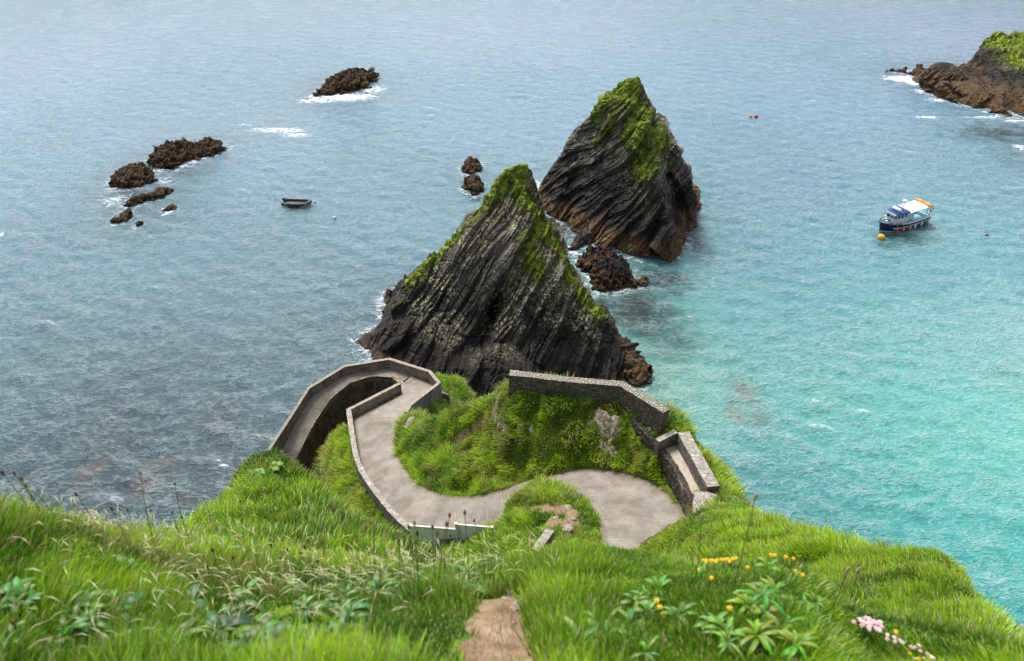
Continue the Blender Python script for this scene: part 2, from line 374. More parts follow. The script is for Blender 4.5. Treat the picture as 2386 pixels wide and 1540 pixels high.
# ---- triangulate and evaluate
Cn = np.array(C)
_, keep = np.unique(np.round(Cn[:, :2]/.12).astype(int), axis=0, return_index=True); Cn = Cn[np.sort(keep)]
def tin(P3):
    r = delaunay_2d_cdt([Vector(p[:2]) for p in P3], [], [], 0, 1e-5)
    vs, fs, ov = r[0], r[2], r[3]
    z = np.array([P3[o[0]][2] if o else 0 for o in ov]); xy = np.array([tuple(v) for v in vs])
    return xy, z, np.array([f for f in fs if len(f) == 3])
def tin_eval(T, X, Y, out):
    xy, z, fs = T; got = np.zeros(X.shape, bool)
    for f in fs:
        a, b, c = xy[f]; lo = np.minimum(np.minimum(a, b), c)-1e-6; hi = np.maximum(np.maximum(a, b), c)+1e-6
        m = (X >= lo[0]) & (X <= hi[0]) & (Y >= lo[1]) & (Y <= hi[1])
        if not m.any(): continue
        ix = np.nonzero(m); x = X[ix]; y = Y[ix]
        d = (b[1]-c[1])*(a[0]-c[0])+(c[0]-b[0])*(a[1]-c[1])
        if abs(d) < 1e-12: continue
        l1 = ((b[1]-c[1])*(x-c[0])+(c[0]-b[0])*(y-c[1]))/d; l2 = ((c[1]-a[1])*(x-c[0])+(a[0]-c[0])*(y-c[1]))/d; l3 = 1-l1-l2
        k = (l1 > -1e-6) & (l2 > -1e-6) & (l3 > -1e-6)
        out[tuple(i[k] for i in ix)] = (l1*z[f[0]]+l2*z[f[1]]+l3*z[f[2]])[k]; got[tuple(i[k] for i in ix)] = True
    return got
NR, NA = 900, 760
rr = 0.35*(68/0.35)**(np.arange(NR)/(NR-1)); aa = np.radians(np.linspace(-100, 100, NA))
RRg, AAg = np.meshgrid(rr, aa, indexing='ij'); GX = RRg*np.sin(AAg); GY = RRg*np.cos(AAg)
GZ = np.full(GX.shape, -6.0); tin_eval(tin(Cn), GX, GY, GZ)
def blur(a, n, ax):
    for _ in range(n):
        p = np.pad(a, [(1, 1) if i == ax else (0, 0) for i in (0, 1)], mode='edge')
        a = (p[:-2]+2*a+p[2:])/4 if ax == 0 else (p[:, :-2]+2*a+p[:, 2:])/4
    return a
far = sstep(8, 22, RRg)
gb = blur(blur(GZ, 30, 0), 40, 1); gs = blur(blur(GZ, 5, 0), 8, 1)
GZ = gb*(1-far)+gs*far
# lumps
slope = np.hypot(np.gradient(GZ, axis=0)/np.gradient(RRg, axis=0), np.gradient(GZ, axis=1)/(RRg*(aa[1]-aa[0])))
flat = p3(GX.ravel(), GY.ravel(), GZ.ravel())
nearr = RRg.ravel()
amp = np.clip(nearr*.022, .03, .42)
lump = fbm(flat/np.clip(nearr*.11, .3, 2.6)[:, None].round(1), 3)*0
lump = fbm(flat*.55, 2)*np.clip((nearr-3)*.03, 0, .38) + fbm(flat*1.7+9, 3)*np.clip(nearr*.006+.02, .02, .2) + fbm(flat*5+3, 2)*.022 + np.clip(fbm(flat*1.5+31, 2), -.4, .6)*np.clip(.11-.012*nearr, 0, .1)*sstep(1.2, 2.5, nearr)
cliff = sstep(1.6, 3.0, slope).ravel()
q = flat @ np.array([[.8, 0, -.6], [0, 1, 0], [.6, 0, .8]]); q = q*np.array([1.6, .35, .3])
lump = lump*(1-.3*cliff)+cliff*np.abs(fbm(q, 4))*1.1*np.clip((nearr-8)/20, 0, 1)
GZ = GZ+lump.reshape(GZ.shape)*.8
# lower the ground under path sheets and platform
PH = np.full(GX.shape, 99.0)
for V, Fq in (rib1, rib2, rib3):
    tris = np.concatenate([Fq[:, [0, 1, 2]], Fq[:, [0, 2, 3]]]); tin_eval((V[:, :2], V[:, 2], tris), GX, GY, PH)
pp = np.array(plat_poly); tin_eval((pp[:, :2], pp[:, 2], np.array([(0, 1, 5), (1, 2, 5), (2, 3, 5), (3, 4, 5)])), GX, GY, PH)
on = PH < 90
GZ = np.where(on, np.minimum(GZ, PH-.18), GZ)
pathmask = on.astype(float)
# ================================================================== ROCKS
def refine(V, T, L, iters=9):
    """split edges longer than L until none is left (crack-free)"""
    V = [tuple(v) for v in V]; T = np.array(T)
    V = np.array(V, float)
    for _ in range(iters):
        E = np.sort(np.concatenate([T[:, [0, 1]], T[:, [1, 2]], T[:, [2, 0]]]), 1)
        key, inv = np.unique(E, axis=0, return_inverse=True); inv = inv.ravel()
        ln = np.linalg.norm(V[key[:, 0]]-V[key[:, 1]], axis=1); sp = ln > L
        if not sp.any(): break
        mid = np.full(len(key), -1); mid[sp] = len(V)+np.arange(sp.sum())
        V = np.concatenate([V, (V[key[sp, 0]]+V[key[sp, 1]])/2])
        n = len(T); m = mid[inv].reshape(3, n).T; out = []
        cnt = (m >= 0).sum(1)
        out.append(T[cnt == 0])
        t = T[cnt == 3]; mm = m[cnt == 3]
        out += [np.stack([t[:, 0], mm[:, 0], mm[:, 2]], 1), np.stack([mm[:, 0], t[:, 1], mm[:, 1]], 1), np.stack([mm[:, 2], mm[:, 1], t[:, 2]], 1), mm]
        for k in range(3):           # one split edge k: between k and k+1
            s = (cnt == 1) & (m[:, k] >= 0); a, b, c = T[s, k], T[s, (k+1) % 3], T[s, (k+2) % 3]; q = m[s, k]
            out += [np.stack([a, q, c], 1), np.stack([q, b, c], 1)]
            s = (cnt == 2) & (m[:, k] < 0)   # edge k whole, the two others split
            a, b, c = T[s, k], T[s, (k+1) % 3], T[s, (k+2) % 3]; q1 = m[s, (k+1) % 3]; q2 = m[s, (k+2) % 3]
            out += [np.stack([a, b, q1], 1), np.stack([a, q1, q2], 1), np.stack([q2, q1, c], 1)]
        T = np.concatenate([o for o in out if len(o)])
    return V, T
def smooth_mesh(V, T, n, lam=.5):
    E = np.concatenate([T[:, [0, 1]], T[:, [1, 2]], T[:, [2, 0]]]); E = np.concatenate([E, E[:, ::-1]])
    cnt = np.bincount(E[:, 0], minlength=len(V)).astype(float)
    for _ in range(n):
        S = np.stack([np.bincount(E[:, 0], weights=V[E[:, 1], k], minlength=len(V)) for k in range(3)], 1)/cnt[:, None]
        V = V+(S-V)*lam
    return V
def normals(V, T):
    n = np.cross(V[T[:, 1]]-V[T[:, 0]], V[T[:, 2]]-V[T[:, 0]])
    N = np.stack([sum(np.bincount(T[:, j], weights=n[:, k], minlength=len(V)) for j in range(3)) for k in range(3)], 1)
    return N/(np.linalg.norm(N, axis=1)[:, None]+1e-12)
def strata_noise(V, nd, ax, f=(1.1, .16, .16), seed=0):
    """beds: noise that changes fast across the bedding and slowly along it"""
    M = np.array(Matrix(ax)) if not isinstance(ax, np.ndarray) else ax
    q = V @ M.T; q = q*np.array(f)+seed
    warp = perlin(V*.12+seed)*.9
    q[:, 0] += warp*f[0]
    return q
def bed_axes(dx, dz, dy=0.0):
    """rows: across the beds, along the dip line, along the strike"""
    t = np.array([dx, dy, dz], float); t /= np.linalg.norm(t); s = np.array([-dy*.5, 1.0, .15]); s -= t*s.dot(t); s /= np.linalg.norm(s)
    return np.stack([np.cross(t, s), t, s])
def rock_mesh(pts, L, ax, amp=1.0, nsm=3, seed=0.0, veg_blobs=(), veg_rule=None, bedf=1.0, tip=None):
    P3 = [tuple(p) for p in pts]; xy, z, fs = tin(P3)
    V = np.column_stack([xy, z]); T = fs
    # drop skinny sea-level hull faces
    V, T = refine(V, T, L); V = smooth_mesh(V, T, nsm); N = normals(V, T)
    up = np.sign(N[:, 2].mean()); N *= up
    if up < 0: T = T[:, ::-1]
    base = V.copy(); steep = sstep(.88, .5, N[:, 2])
    M = np.array(ax); w3 = V @ M.T + np.stack([perlin(V*.10+seed+40*k) for k in range(3)], 1)*np.array([.45, 1, 1])
    def slab(th, fb, fc, sd_):
        w_ = w3[:, 0]/th + .35*perlin(w3*np.array([.2, fb, fc])*1.3+sd_); i_ = np.floor(w_); fr_ = w_-i_
        h1 = perlin(np.stack([i_*7.31+sd_, w3[:, 1]*fb, w3[:, 2]*fc], 1)+.37)
        return h1*1.25+(.5-fr_)*.45, fr_
    a1, f1 = slab(1.5/bedf, .05*bedf, .14*bedf, seed); a2, f2 = slab(.62/bedf, .10*bedf, .28*bedf, seed+3); a3, f3 = slab(.3/bedf, .22*bedf, .6*bedf, seed+6)
    if bedf > 1.2: a1, a2, a3 = a1*.55+fbm(V*.9+seed, 3)*1.1, a2*.6+perlin(V*1.7+seed)*.9, a3*.8+perlin(V*3.3+seed)*.6
    jb = np.floor(w3[:, 1]/(3.1/bedf)+.6*perlin(w3*.3+seed)+np.floor(w3[:, 0]/(1.5/bedf))*.37); blk = perlin(np.stack([jb*5.7, np.floor(w3[:, 0]/(1.5/bedf))*3.3, w3[:, 2]*.25], 1)+.41)
    a2 = a2+blk*1.3
    big = fbm(V*.11+seed, 3); crk = np.abs(perlin(V*.42*bedf+seed)); crk2 = np.abs(perlin(V*1.1*bedf+seed+4))
    d = amp*(big*1.0 + (a1*.95+a2*.60+a3*.34)*(.45+.55*steep) - .25*np.clip(.10-crk, 0, 1)/.10 - .08*np.clip(.1-crk2, 0, 1)/.1 + fbm(V*2.4*bedf+seed, 3)*.10)
    if tip is not None: d = d*np.clip(np.linalg.norm(V-np.array(tip), axis=1)/5, .22, 1)
    V = V+N*d[:, None]
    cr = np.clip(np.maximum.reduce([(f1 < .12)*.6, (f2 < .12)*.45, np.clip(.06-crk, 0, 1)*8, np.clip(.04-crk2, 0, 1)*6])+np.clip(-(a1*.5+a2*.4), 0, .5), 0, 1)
    return V, T, N, base, dict(crev=cr)
LM = []
# rock: beds leaning, lichen, weed line, turf where the 'veg' attribute says so
def rock_material(name, ax, bs=1.0, tide=2.6, lichen=.5, warm=.0, dark=1.0):
    t = NT(name); pos = t.pos(); nrm = t.geo().outputs['Normal']; z = t.sep(pos)[2]; nz = t.sep(nrm)[2]
    M = Matrix(ax.tolist()).to_euler()
    # rotate position into bed axes by dot products
    def bed(k, f):
        d = t.n('VectorMath', operation='DOT_PRODUCT', i_0=warpv, i_1=tuple(ax[k])).outputs['Value']
        return t.math('MULTIPLY', d, f)
    wn = t.n('TexNoise', i_Scale=.35, i_Detail=2.0); t.L(pos, wn.inputs['Vector'])
    warpv = t.n('VectorMath', operation='MULTIPLY_ADD', i_0=wn.outputs['Color'], i_1=(1.3, 1.3, 1.3), i_2=pos).outputs[0]
    def bv(a, b, c): return t.n('CombineXYZ', i_0=bed(0, a*bs), i_1=bed(1, b*bs), i_2=bed(2, c*bs)).outputs[0]
    s1 = t.noise(bv(3.4, .10, .32), 1.0, 6, .62)
    s2 = t.noise(bv(11, .35, 1.0), 1.0, 5, .6)
    s3 = t.noise(bv(.9, .12, .2), 1.0, 3, .5)
    patch = t.noise(pos, .28, 4, .6)
    c = t.ramp(s1, [(.30, (.02, .016, .013)), (.42, (.066, .053, .043)), (.51, (.14, .114, .09)), (.62, (.25, .21, .165)), (.76, (.40, .345, .28))])
    c2 = t.ramp(s2, [(.3, (.025, .021, .018)), (.48, (.10, .084, .07)), (.7, (.29, .245, .195))])
    c = t.mix(.45, c, c2)
    c = t.mix(t.mapr(patch, .42, .68, 0, .45), c, t.mix(.5, c, (.105, .062, .04)))
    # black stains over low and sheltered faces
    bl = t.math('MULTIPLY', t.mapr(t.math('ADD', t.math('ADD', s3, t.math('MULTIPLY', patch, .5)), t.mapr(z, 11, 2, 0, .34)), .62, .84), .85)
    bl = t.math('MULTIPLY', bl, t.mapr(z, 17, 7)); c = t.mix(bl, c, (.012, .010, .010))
    # crevice and cleft shade painted near black, masked by the mesh
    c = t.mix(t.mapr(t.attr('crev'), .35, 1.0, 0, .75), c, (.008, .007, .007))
    # pale lichen on faces that look up
    ln = t.noise(pos, 2.6*bs, 6, .75); lp = t.noise(pos, .33, 3, .5)
    lm = t.math('MULTIPLY', t.mapr(ln, .50, .57), t.mapr(lp, .40, .54))
    lm = t.math('MULTIPLY', lm, t.mapr(nz, .1, .5)); lm = t.math('MULTIPLY', lm, t.mapr(z, tide+2.5, tide+6)); lm = t.math('MULTIPLY', lm, lichen*2, clamp=True)
    c = t.mix(lm, c, t.mix(t.mapr(s2, .4, .6), (.22, .22, .11), (.36, .34, .22)))
    # weed and barnacle line
    tn = t.math('ADD', z, t.math('MULTIPLY', t.noise(pos, .5, 4), 2.4))
    tm = t.mapr(tn, tide+1.8, tide+.4)
    wc = t.ramp(t.noise(bv(4, .8, 1.2), 1, 6, .7), [(.3, (.028, .016, .008)), (.5, (.105, .062, .03)), (.7, (.21, .135, .07))])
    c = t.mix(tm, c, wc)
    wet = t.mapr(tn, 1.5, .9); c = t.mix(wet, c, t.mix(.7, c, (.008, .007, .005)))
    c = t.mix(1.0, c, (dark, dark, dark), 'MULTIPLY')
    # turf
    tuft = t.noise(pos, 2.2, 5, .7); t2 = t.noise(pos, .7, 3)
    g = t.ramp(tuft, [(.32, (.045, .08, .008)), (.44, (.17, .25, .022)), (.55, (.33, .43, .035)), (.70, (.48, .55, .10))])
    g = t.mix(t.mapr(t2, .5, .68, 0, .75), g, t.ramp(tuft, [(.35, (.05, .045, .015)), (.65, (.24, .21, .08))]))
    vg = t.mapr(t.math('ADD', t.attr('veg'), t.math('MULTIPLY', t.math('SUBTRACT', t.noise(bv(1.6, .45, .7), 1.0, 8, .85), .5), 4.2)), .46, .74)
    olive = t.mapr(t.math('ADD', t.attr('veg'), t.math('MULTIPLY', t.math('SUBTRACT', t.noise(pos, .8, 6, .8), .5), 2.6)), .2, .6, 0, .55); c = t.mix(olive, c, (.15, .15, .055))
    c = t.mix(vg, c, g)
    h = t.math('ADD', t.math('MULTIPLY', s1, .9), t.math('MULTIPLY', s2, .4)); h = t.math('ADD', h, t.math('MULTIPLY', t.noise(pos, 5*bs, 4, .7), .25))
    h = t.math('ADD', h, t.math('MULTIPLY', vg, t.math('MULTIPLY', tuft, 1.4)))
    nb = t.bump(h, .9, .55)
    rg = t.mapr(wet, 0, 1, .82, .4)
    return t.pbr(c, rg, nb, spec=.25)

AX1 = bed_axes(.60, .80, .12)        # beds climb to the right
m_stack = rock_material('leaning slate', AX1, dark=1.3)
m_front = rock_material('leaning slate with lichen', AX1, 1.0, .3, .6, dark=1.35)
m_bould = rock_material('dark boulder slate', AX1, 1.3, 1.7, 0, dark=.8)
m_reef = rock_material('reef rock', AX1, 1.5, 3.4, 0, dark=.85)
# ---------------------------------------------------- front stack
def cleft(V, N, at, pts, w, depth, dark=.9):
    """cut a gully along a line of the face, its shade painted in"""
    d3 = V-np.array([0, 0, CH]); dep = d3[:, 1]*CP-d3[:, 2]*SP; qx = CX+F*d3[:, 0]/dep; qy = CY+F*(-d3[:, 1]*SP-d3[:, 2]*CP)/dep; m = np.zeros(len(V))
    for (x0, y0, r0), (x1, y1, r1) in zip(pts, pts[1:]):
        tt = np.clip(((qx-x0)*(x1-x0)+(qy-y0)*(y1-y0))/((x1-x0)**2+(y1-y0)**2), 0, 1); r = (r0+(r1-r0)*tt)*(1+.3*perlin(V*.5)); m = np.maximum(m, np.clip(1.3-np.hypot(qx-x0-tt*(x1-x0), qy-y0-tt*(y1-y0))/r, 0, 1))
    m *= (N[:, 1] < .4); at['crev'] = np.clip(at['crev']+m*dark, 0, 1.2); return V+np.array([0, 1, -.1])*(m*depth)[:, None]
fr = []
fa = lambda *p: fr.extend(p)
fa(*[P(x, y, -1) for x, y in ((802, 806), (828, 834), (872, 848), (1500, 900), (1492, 878))])
fa((-17, 69, -1.2), (-12, 65.0, -1.2), (-7, 61.8, -1.2), (-3, 60.4, -1.2), (1, 61, -1.2), (6, 62.4, -1.2), (11, 64.2, -1.2))
fa(*[P(x, y, -1) for x, y in ((1470, 820), (1400, 745))]); fa((10, 82, -1.2), (4, 87, -1.2), (-3, 90, -1.2), (-10, 89, -1.2)); fa(*[P(x, y, -1) for x, y in ((880, 748), (897, 700))]); fa((-16.5, 85, -1.2))
for x, y, Y in ((872, 782, 73.2), (905, 742, 74.5), (955, 650, 75.5), (1010, 590, 76.3), (1060, 540, 76.8), (1130, 452, 77.6), (1160, 412, 77.8), (1190, 387, 78), (1222, 379, 78), (1240, 400, 77.6),
                (1248, 450, 76.6), (1275, 495, 75.6), (1310, 565, 74.2), (1345, 640, 72.6), (1385, 700, 71.2), (1430, 778, 69), (1450, 815, 67.8),
                (1215, 470, 75.5), (1180, 520, 74), (1120, 530, 74.6), (1060, 600, 73.8), (1100, 640, 72.4), (1170, 610, 72.2), (1240, 570, 73), (1290, 650, 71), (1200, 660, 70.6),
                (1130, 660, 71.4), (1000, 660, 73.4), (1010, 720, 71.3), (930, 745, 72.3), (1270, 720, 68.8), (1340, 740, 69), (1380, 790, 67.4), (1230, 730, 68.9),
                (1185, 720, 69.0), (1150, 745, 71.2), (1125, 800, 68.6), (1080, 860, 64.6), (1190, 800, 67), (1060, 780, 68.6), (1010, 800, 68.0), (940, 800, 69.6), (1290, 810, 66.6), (1400, 840, 66.2), (1340, 850, 65.6),
                (1200, 860, 64.2), (1270, 870, 65.2), (1000, 870, 65.2), (930, 840, 68.6), (890, 815, 70.8)):
    fa(PY(x, y, Y))
V, T, N, base, at = rock_mesh(fr, .22, AX1, .58, 3, 3.1, tip=PY(1222, 379, 78))
def blob_mask(V, blobs):
    m = np.zeros(len(V))
    for (x, y, Y, rx, wgt) in blobs:
        c = np.array(PY(x, y, Y)); d = np.linalg.norm((V-c)*np.array([1, .8, .75]), axis=1)/rx; m = np.maximum(m, wgt*np.clip(1.25-d, 0, 1))
    return m
def line_mask(V, pts, r):
    m = np.zeros(len(V)); pts = [np.array(p) for p in pts]
    for a, b in zip(pts, pts[1:]):
        t = np.clip(((V-a)@(b-a))/((b-a)@(b-a)), 0, 1); d = np.linalg.norm(V-(a+t[:, None]*(b-a)), axis=1); m = np.maximum(m, np.clip(1.3-d/r, 0, 1))
    return m
vegm = line_mask(V, [PY(960, 660, 75.3), PY(1010, 600, 76), PY(1130, 460, 77.3), PY(1190, 392, 77.8), PY(1225, 388, 77.8)], 1.35)
vegm = np.maximum(vegm, line_mask(V, [PY(1195, 400, 77.5), PY(1215, 440, 76.4), PY(1235, 490, 75.8), PY(1270, 545, 74.6)], 1.5))
vegm = np.maximum(vegm, line_mask(V, [PY(1270, 545, 74.6), PY(1305, 600, 73.6), PY(1330, 660, 72), PY(1390, 735, 70.2)], 1.15))
vegm = np.maximum(vegm, line_mask(V, [PY(1225, 560, 73.2), PY(1250, 630, 71.4)], 1.5)*.95)
vegm = np.maximum(vegm, line_mask(V, [PY(1130, 470, 76.6), PY(1160, 440, 77)], 1.5))
vegm = np.maximum(vegm, blob_mask(V, [(1100, 490, 76, 1.2, 1), (985, 640, 75, 1.0, 1), (1170, 500, 74.6, .8, .8), (1390, 735, 69.9, 1.1, .9), (1190, 650, 70.8, .6, .8), (960, 665, 75, .8, .9)]))
V = cleft(V, N, at, [(1168, 688, 5), (1150, 740, 20), (1115, 790, 24), (1080, 830, 22)], 1, 1.0, 1.0); V = cleft(V, N, at, [(960, 790, 14), (900, 830, 12)], 1, .5, .7)
V = cleft(V, N, at, [(1000, 860, 30), (1090, 870, 44), (1260, 876, 26)], 1, .1, .75)  # shaded crease along the foot, nearly all paint and hardly any cut
vegm *= sstep(-.1, .25, N[:, 2])
V += N*(vegm*np.clip(fbm(V*1.3+4, 3)*.35+.1, -.1, .5))[:, None]
at['veg'] = vegm
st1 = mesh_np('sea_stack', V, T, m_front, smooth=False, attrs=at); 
tag(st1, 'nearer of the two pointed sea stacks, wide dark face with a black cleft', 'sea stack')
# ---------------------------------------------------- back stack
fr = []
fa(*[P(x, y, -1) for x, y in ((1238, 460), (1262, 500), (1300, 530), (1345, 560), (1400, 588), (1450, 602), (1505, 612), (1562, 626), (1585, 590), (1612, 540), (1640, 494), (1625, 455), (1605, 400))])
fa((32, 116, -1.2), (27, 124, -1.2), (18, 128, -1.2), (9, 124, -1.2), (4.5, 118, -1.2))
for x, y, Y in ((1255, 436, 112.6), (1300, 372, 111.4), (1350, 300, 110), (1385, 255, 108.8), (1420, 215, 107.5), (1447, 192, 106.6), (1468, 182, 106.2), (1488, 181, 106), (1499, 198, 105.6), (1500, 232, 104.6), (1530, 270, 103.4),
                (1550, 312, 102.8), (1580, 350, 102.4), (1594, 390, 102.8), (1612, 440, 104), (1622, 470, 105.2), (1480, 225, 104.6), (1440, 250, 104.6), (1400, 310, 105), (1470, 300, 102), (1510, 300, 101.6), (1450, 350, 101.4),
                (1530, 370, 99.2), (1500, 400, 98.6), (1535, 430, 97.4), (1548, 470, 96), (1556, 520, 94.6), (1566, 585, 92.6), (1560, 420, 100.8), (1572, 460, 100.6), (1585, 520, 98.4), (1600, 500, 101), (1590, 430, 102.2),
                (1350, 380, 107), (1310, 440, 107.6), (1290, 490, 106.4), (1390, 420, 103.6), (1350, 480, 104.4), (1330, 520, 103), (1420, 480, 100.4), (1390, 540, 98.8), (1470, 470, 97.6), (1500, 540, 94.6), (1440, 560, 96), (1520, 580, 92.8)):
    fa(PY(x, y, Y))
V, T, N, base, at = rock_mesh(fr, .27, AX1, .62, 3, 8.7, tip=PY(1480, 181, 106))
vegm = line_mask(V, [PY(1385, 262, 108), PY(1425, 222, 106.6), PY(1455, 200, 106), PY(1475, 190, 105.8)], 2.3)
vegm = np.maximum(vegm, line_mask(V, [PY(1465, 225, 104.4), PY(1510, 285, 102.6), PY(1540, 335, 102)], 2.2))
vegm = np.maximum(vegm, line_mask(V, [PY(1480, 290, 102), PY(1495, 350, 100), PY(1500, 385, 99)], 2.7))
vegm = np.maximum(vegm, line_mask(V, [PY(1440, 262, 104.2), PY(1420, 300, 104), PY(1370, 330, 106)], 1.4)*.8)
vegm = np.maximum(vegm, blob_mask(V, [(1510, 380, 99, 1.6, .8), (1555, 385, 102.4, 1.2, .7)]))
V = cleft(V, N, at, [(1560, 410, 8), (1572, 450, 20), (1585, 510, 24)], 1, 1.2, .9); V = cleft(V, N, at, [(1345, 400, 10), (1320, 470, 16)], 1, .7, .6); V = cleft(V, N, at, [(1530, 520, 8), (1500, 590, 10)], 1, .5, .5)
vegm *= sstep(-.1, .2, N[:, 2])
V += N*(vegm*np.clip(fbm(V*1.1+4, 3)*.4+.12, -.1, .6))[:, None]
at['veg'] = vegm
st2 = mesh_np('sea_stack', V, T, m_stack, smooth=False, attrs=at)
tag(st2, 'farther, taller pointed sea stack with a green turf cap and brown foot', 'sea stack')
# ---------------------------------------------------- small rocks and reefs
def reef(name, front, top, L=.30, amp=.5, mat=None, seed=1.0, label='', cat='rock', group=None, kf=.42, veg=0.0, nsm=2, bedf=1.6):
    fp = np.array([P(x, y, 0) for x, y in front]); pts = [(p[0], p[1]-.0, -1.2) for p in fp]
    fx = [f[0] for f in front]; fyy = [f[1] for f in front]
    backs = []
    for x, y in top:
        yb = np.interp(x, fx, fyy); a = np.array(P(x, yb, 0)); Y0 = P(x, y, 0)[1]; Yr = a[1]+kf*(Y0-a[1])
        r = PY(x, y, Yr); pts.append(r); Yb = a[1]+.86*(Y0-a[1]); backs.append((r[0], max(Yb, Yr+.5), -1.2))
        if yb-y > 14:                # a shoulder on the front face
            pts.append(PY(x+2, y+(yb-y)*.5, a[1]+(Yr-a[1])*.42))
    pts += backs
    V, T, N, base, at = rock_mesh(pts, L*.75, AX1, amp*1.25, nsm, seed, bedf=bedf)
    at['veg'] = np.full(len(V), veg)
    o = mesh_np(name, V, T, mat or m_reef, smooth=False, attrs=at)
    tag(o, label, cat, group); return o
reef('sea_rock', [(340, 385), (352, 395), (372, 399), (395, 402), (408, 396), (420, 386), (455, 376), (500, 364), (528, 352)],
     [(345, 368), (362, 345), (376, 331), (395, 326), (405, 330), (418, 337), (435, 325), (452, 330), (480, 322), (505, 318), (522, 336)], .32, .55, seed=2.2,
     label='long jagged dark reef rock with two humps, largest of the rocks at left', group='reef rocks on the left')
reef('sea_rock', [(250, 432), (268, 440), (292, 443), (325, 438), (358, 428), (362, 418)], [(254, 424), (266, 406), (285, 392), (305, 378), (325, 374), (340, 382), (348, 402), (358, 412)], .3, .45, seed=4.2,
     label='squat layered brown rock at the lower left end of the large humped reef', group='reef rocks on the left')
reef('sea_rock', [(279, 482), (300, 484), (325, 479), (350, 471), (380, 463), (398, 450)], [(283, 474), (300, 462), (325, 453), (350, 444), (375, 437), (394, 436)], .3, .4, seed=6.1,
     label='low narrow slanting brown rock slab between the squat rock and three small ones', group='reef rocks on the left')
reef('sea_rock', [(256, 520), (270, 522), (285, 518), (300, 513), (305, 504)], [(258, 512), (272, 505), (286, 496), (300, 486), (304, 492)], .22, .3, seed=7.1,
     label='small wedge-shaped brown rock, leftmost of the three little rocks in surf', group='reef rocks on the left')
reef('sea_rock', [(378, 494), (390, 493), (407, 486)], [(380, 486), (391, 477), (402, 473), (406, 480)], .2, .25, seed=8.1,
     label='tiny orange-brown rock ringed by thin foam, right of the wedge-shaped rock', group='reef rocks on the left')
reef('sea_rock', [(312, 527), (322, 529), (334, 524)], [(314, 520), (323, 513), (332, 512)], .18, .22, seed=9.1,
     label='tiniest brown rock awash beside the wedge-shaped rock, lowest of the reef', group='reef rocks on the left')
reef('sea_rock', [(712, 233), (730, 227), (760, 222), (800, 221), (830, 213), (850, 206), (871, 190)], [(716, 228), (740, 208), (765, 188), (785, 171), (800, 166), (820, 160), (845, 155), (862, 160), (869, 172)], .45, .7, seed=12.1, kf=.34,
     label='isolated dark hump of rock with white surf along its foot, upper left')
reef('sea_rock', [(845, 214), (858, 208), (876, 198)], [(849, 210), (862, 203), (874, 196)], .3, .3, seed=12.9,
     label='thin black splinter of rock in the surf beside the isolated dark hump')
reef('sea_rock', [(1075, 400), (1090, 408), (1104, 408), (1113, 398)], [(1080, 388), (1090, 372), (1098, 366), (1108, 370), (1112, 384)], .25, .35, seed=14.1,
     label='small pointed brown rock, upper one of the pair left of the nearer stack', group='pair of rocks by the nearer stack')
reef('sea_rock', [(1079, 440), (1092, 452), (1106, 456), (1123, 444), (1124, 432)], [(1084, 428), (1095, 412), (1106, 406), (1116, 418), (1122, 428)], .25, .4, seed=15.1,
     label='small pointed brown rock, lower one of the pair left of the nearer stack', group='pair of rocks by the nearer stack')
reef('sea_rock', [(890, 738), (905, 740), (930, 735), (955, 700), (975, 660)], [(893, 712), (905, 680), (925, 655), (945, 642), (965, 640)], .3, .5, seed=16.1, kf=.6,
     label='brown weed-covered ledge at the back left foot of the nearer stack')
reef('sea_rock', [(1372, 660), (1385, 678), (1410, 686), (1445, 687), (1475, 680), (1484, 662)], [(1378, 640), (1392, 612), (1412, 596), (1432, 590), (1450, 598), (1468, 610), (1478, 640)], .22, .5, m_bould, seed=17.3, kf=.5,
     label='rounded dark boulder standing in the channel between the two stacks')
reef('sea_rock', [(1345, 620), (1362, 635), (1385, 640), (1415, 625), (1440, 610)], [(1352, 602), (1368, 585), (1385, 570), (1400, 566), (1420, 572), (1436, 590)], .22, .5, m_bould, seed=18.3, kf=.5,
     label='low brown rock behind the rounded boulder at the foot of the farther stack')
reef('sea_rock', [(1484, 668), (1496, 668), (1512, 660)], [(1487, 655), (1500, 645), (1510, 648)], .2, .25, seed=19.3,
     label='small brown rock awash right of the rounded boulder')
reef('sea_rock', [(1316, 585), (1336, 590), (1352, 585), (1385, 566)], [(1320, 576), (1340, 548), (1358, 522), (1372, 508), (1384, 530)], .25, .16, rock_material('pale slab', AX1, 1.6, -3, .2, dark=2.6), seed=20.3, kf=.45,
     label='smooth pale tilted rock slab leaning at the left foot of the farther stack')
reef('sea_rock', [(1452, 885), (1470, 895), (1490, 898), (1500, 893)], [(1440, 800), (1449, 786), (1462, 783), (1470, 800), (1482, 828), (1492, 850)], .25, .5, m_stack, seed=21.3, kf=.5,
     label='black pinnacle at the right end of the nearer stack')
reef('sea_rock', [(1484, 890), (1496, 893), (1506, 890)], [(1486, 850), (1494, 824), (1502, 838), (1506, 860)], .2, .3, seed=22.3, kf=.5,
     label='brown fin of rock beside the black pinnacle, right of the nearer stack')
reef('sea_rock', [(1508, 896), (1514, 893), (1520, 888)], [(1509, 870), (1514, 846), (1519, 852)], .2, .25, seed=23.3, kf=.5,
     label='outermost small brown fin of rock off the right tip of the nearer stack')
reef('sea_rock', [(2063, 170), (2085, 170), (2105, 172), (2125, 180)], [(2066, 162), (2080, 158), (2095, 160), (2110, 156), (2122, 166)], .45, .5, seed=24.3,
     label='flat dark outlying rock, left end of the headland', group='rocks off the headland')
reef('sea_rock', [(2118, 174), (2135, 182), (2155, 182), (2162, 170)], [(2120, 168), (2135, 158), (2148, 149), (2156, 156)], .4, .5, seed=25.3,
     label='sharp dark rock next to the headland slope, right of the flat outlying rock', group='rocks off the headland')
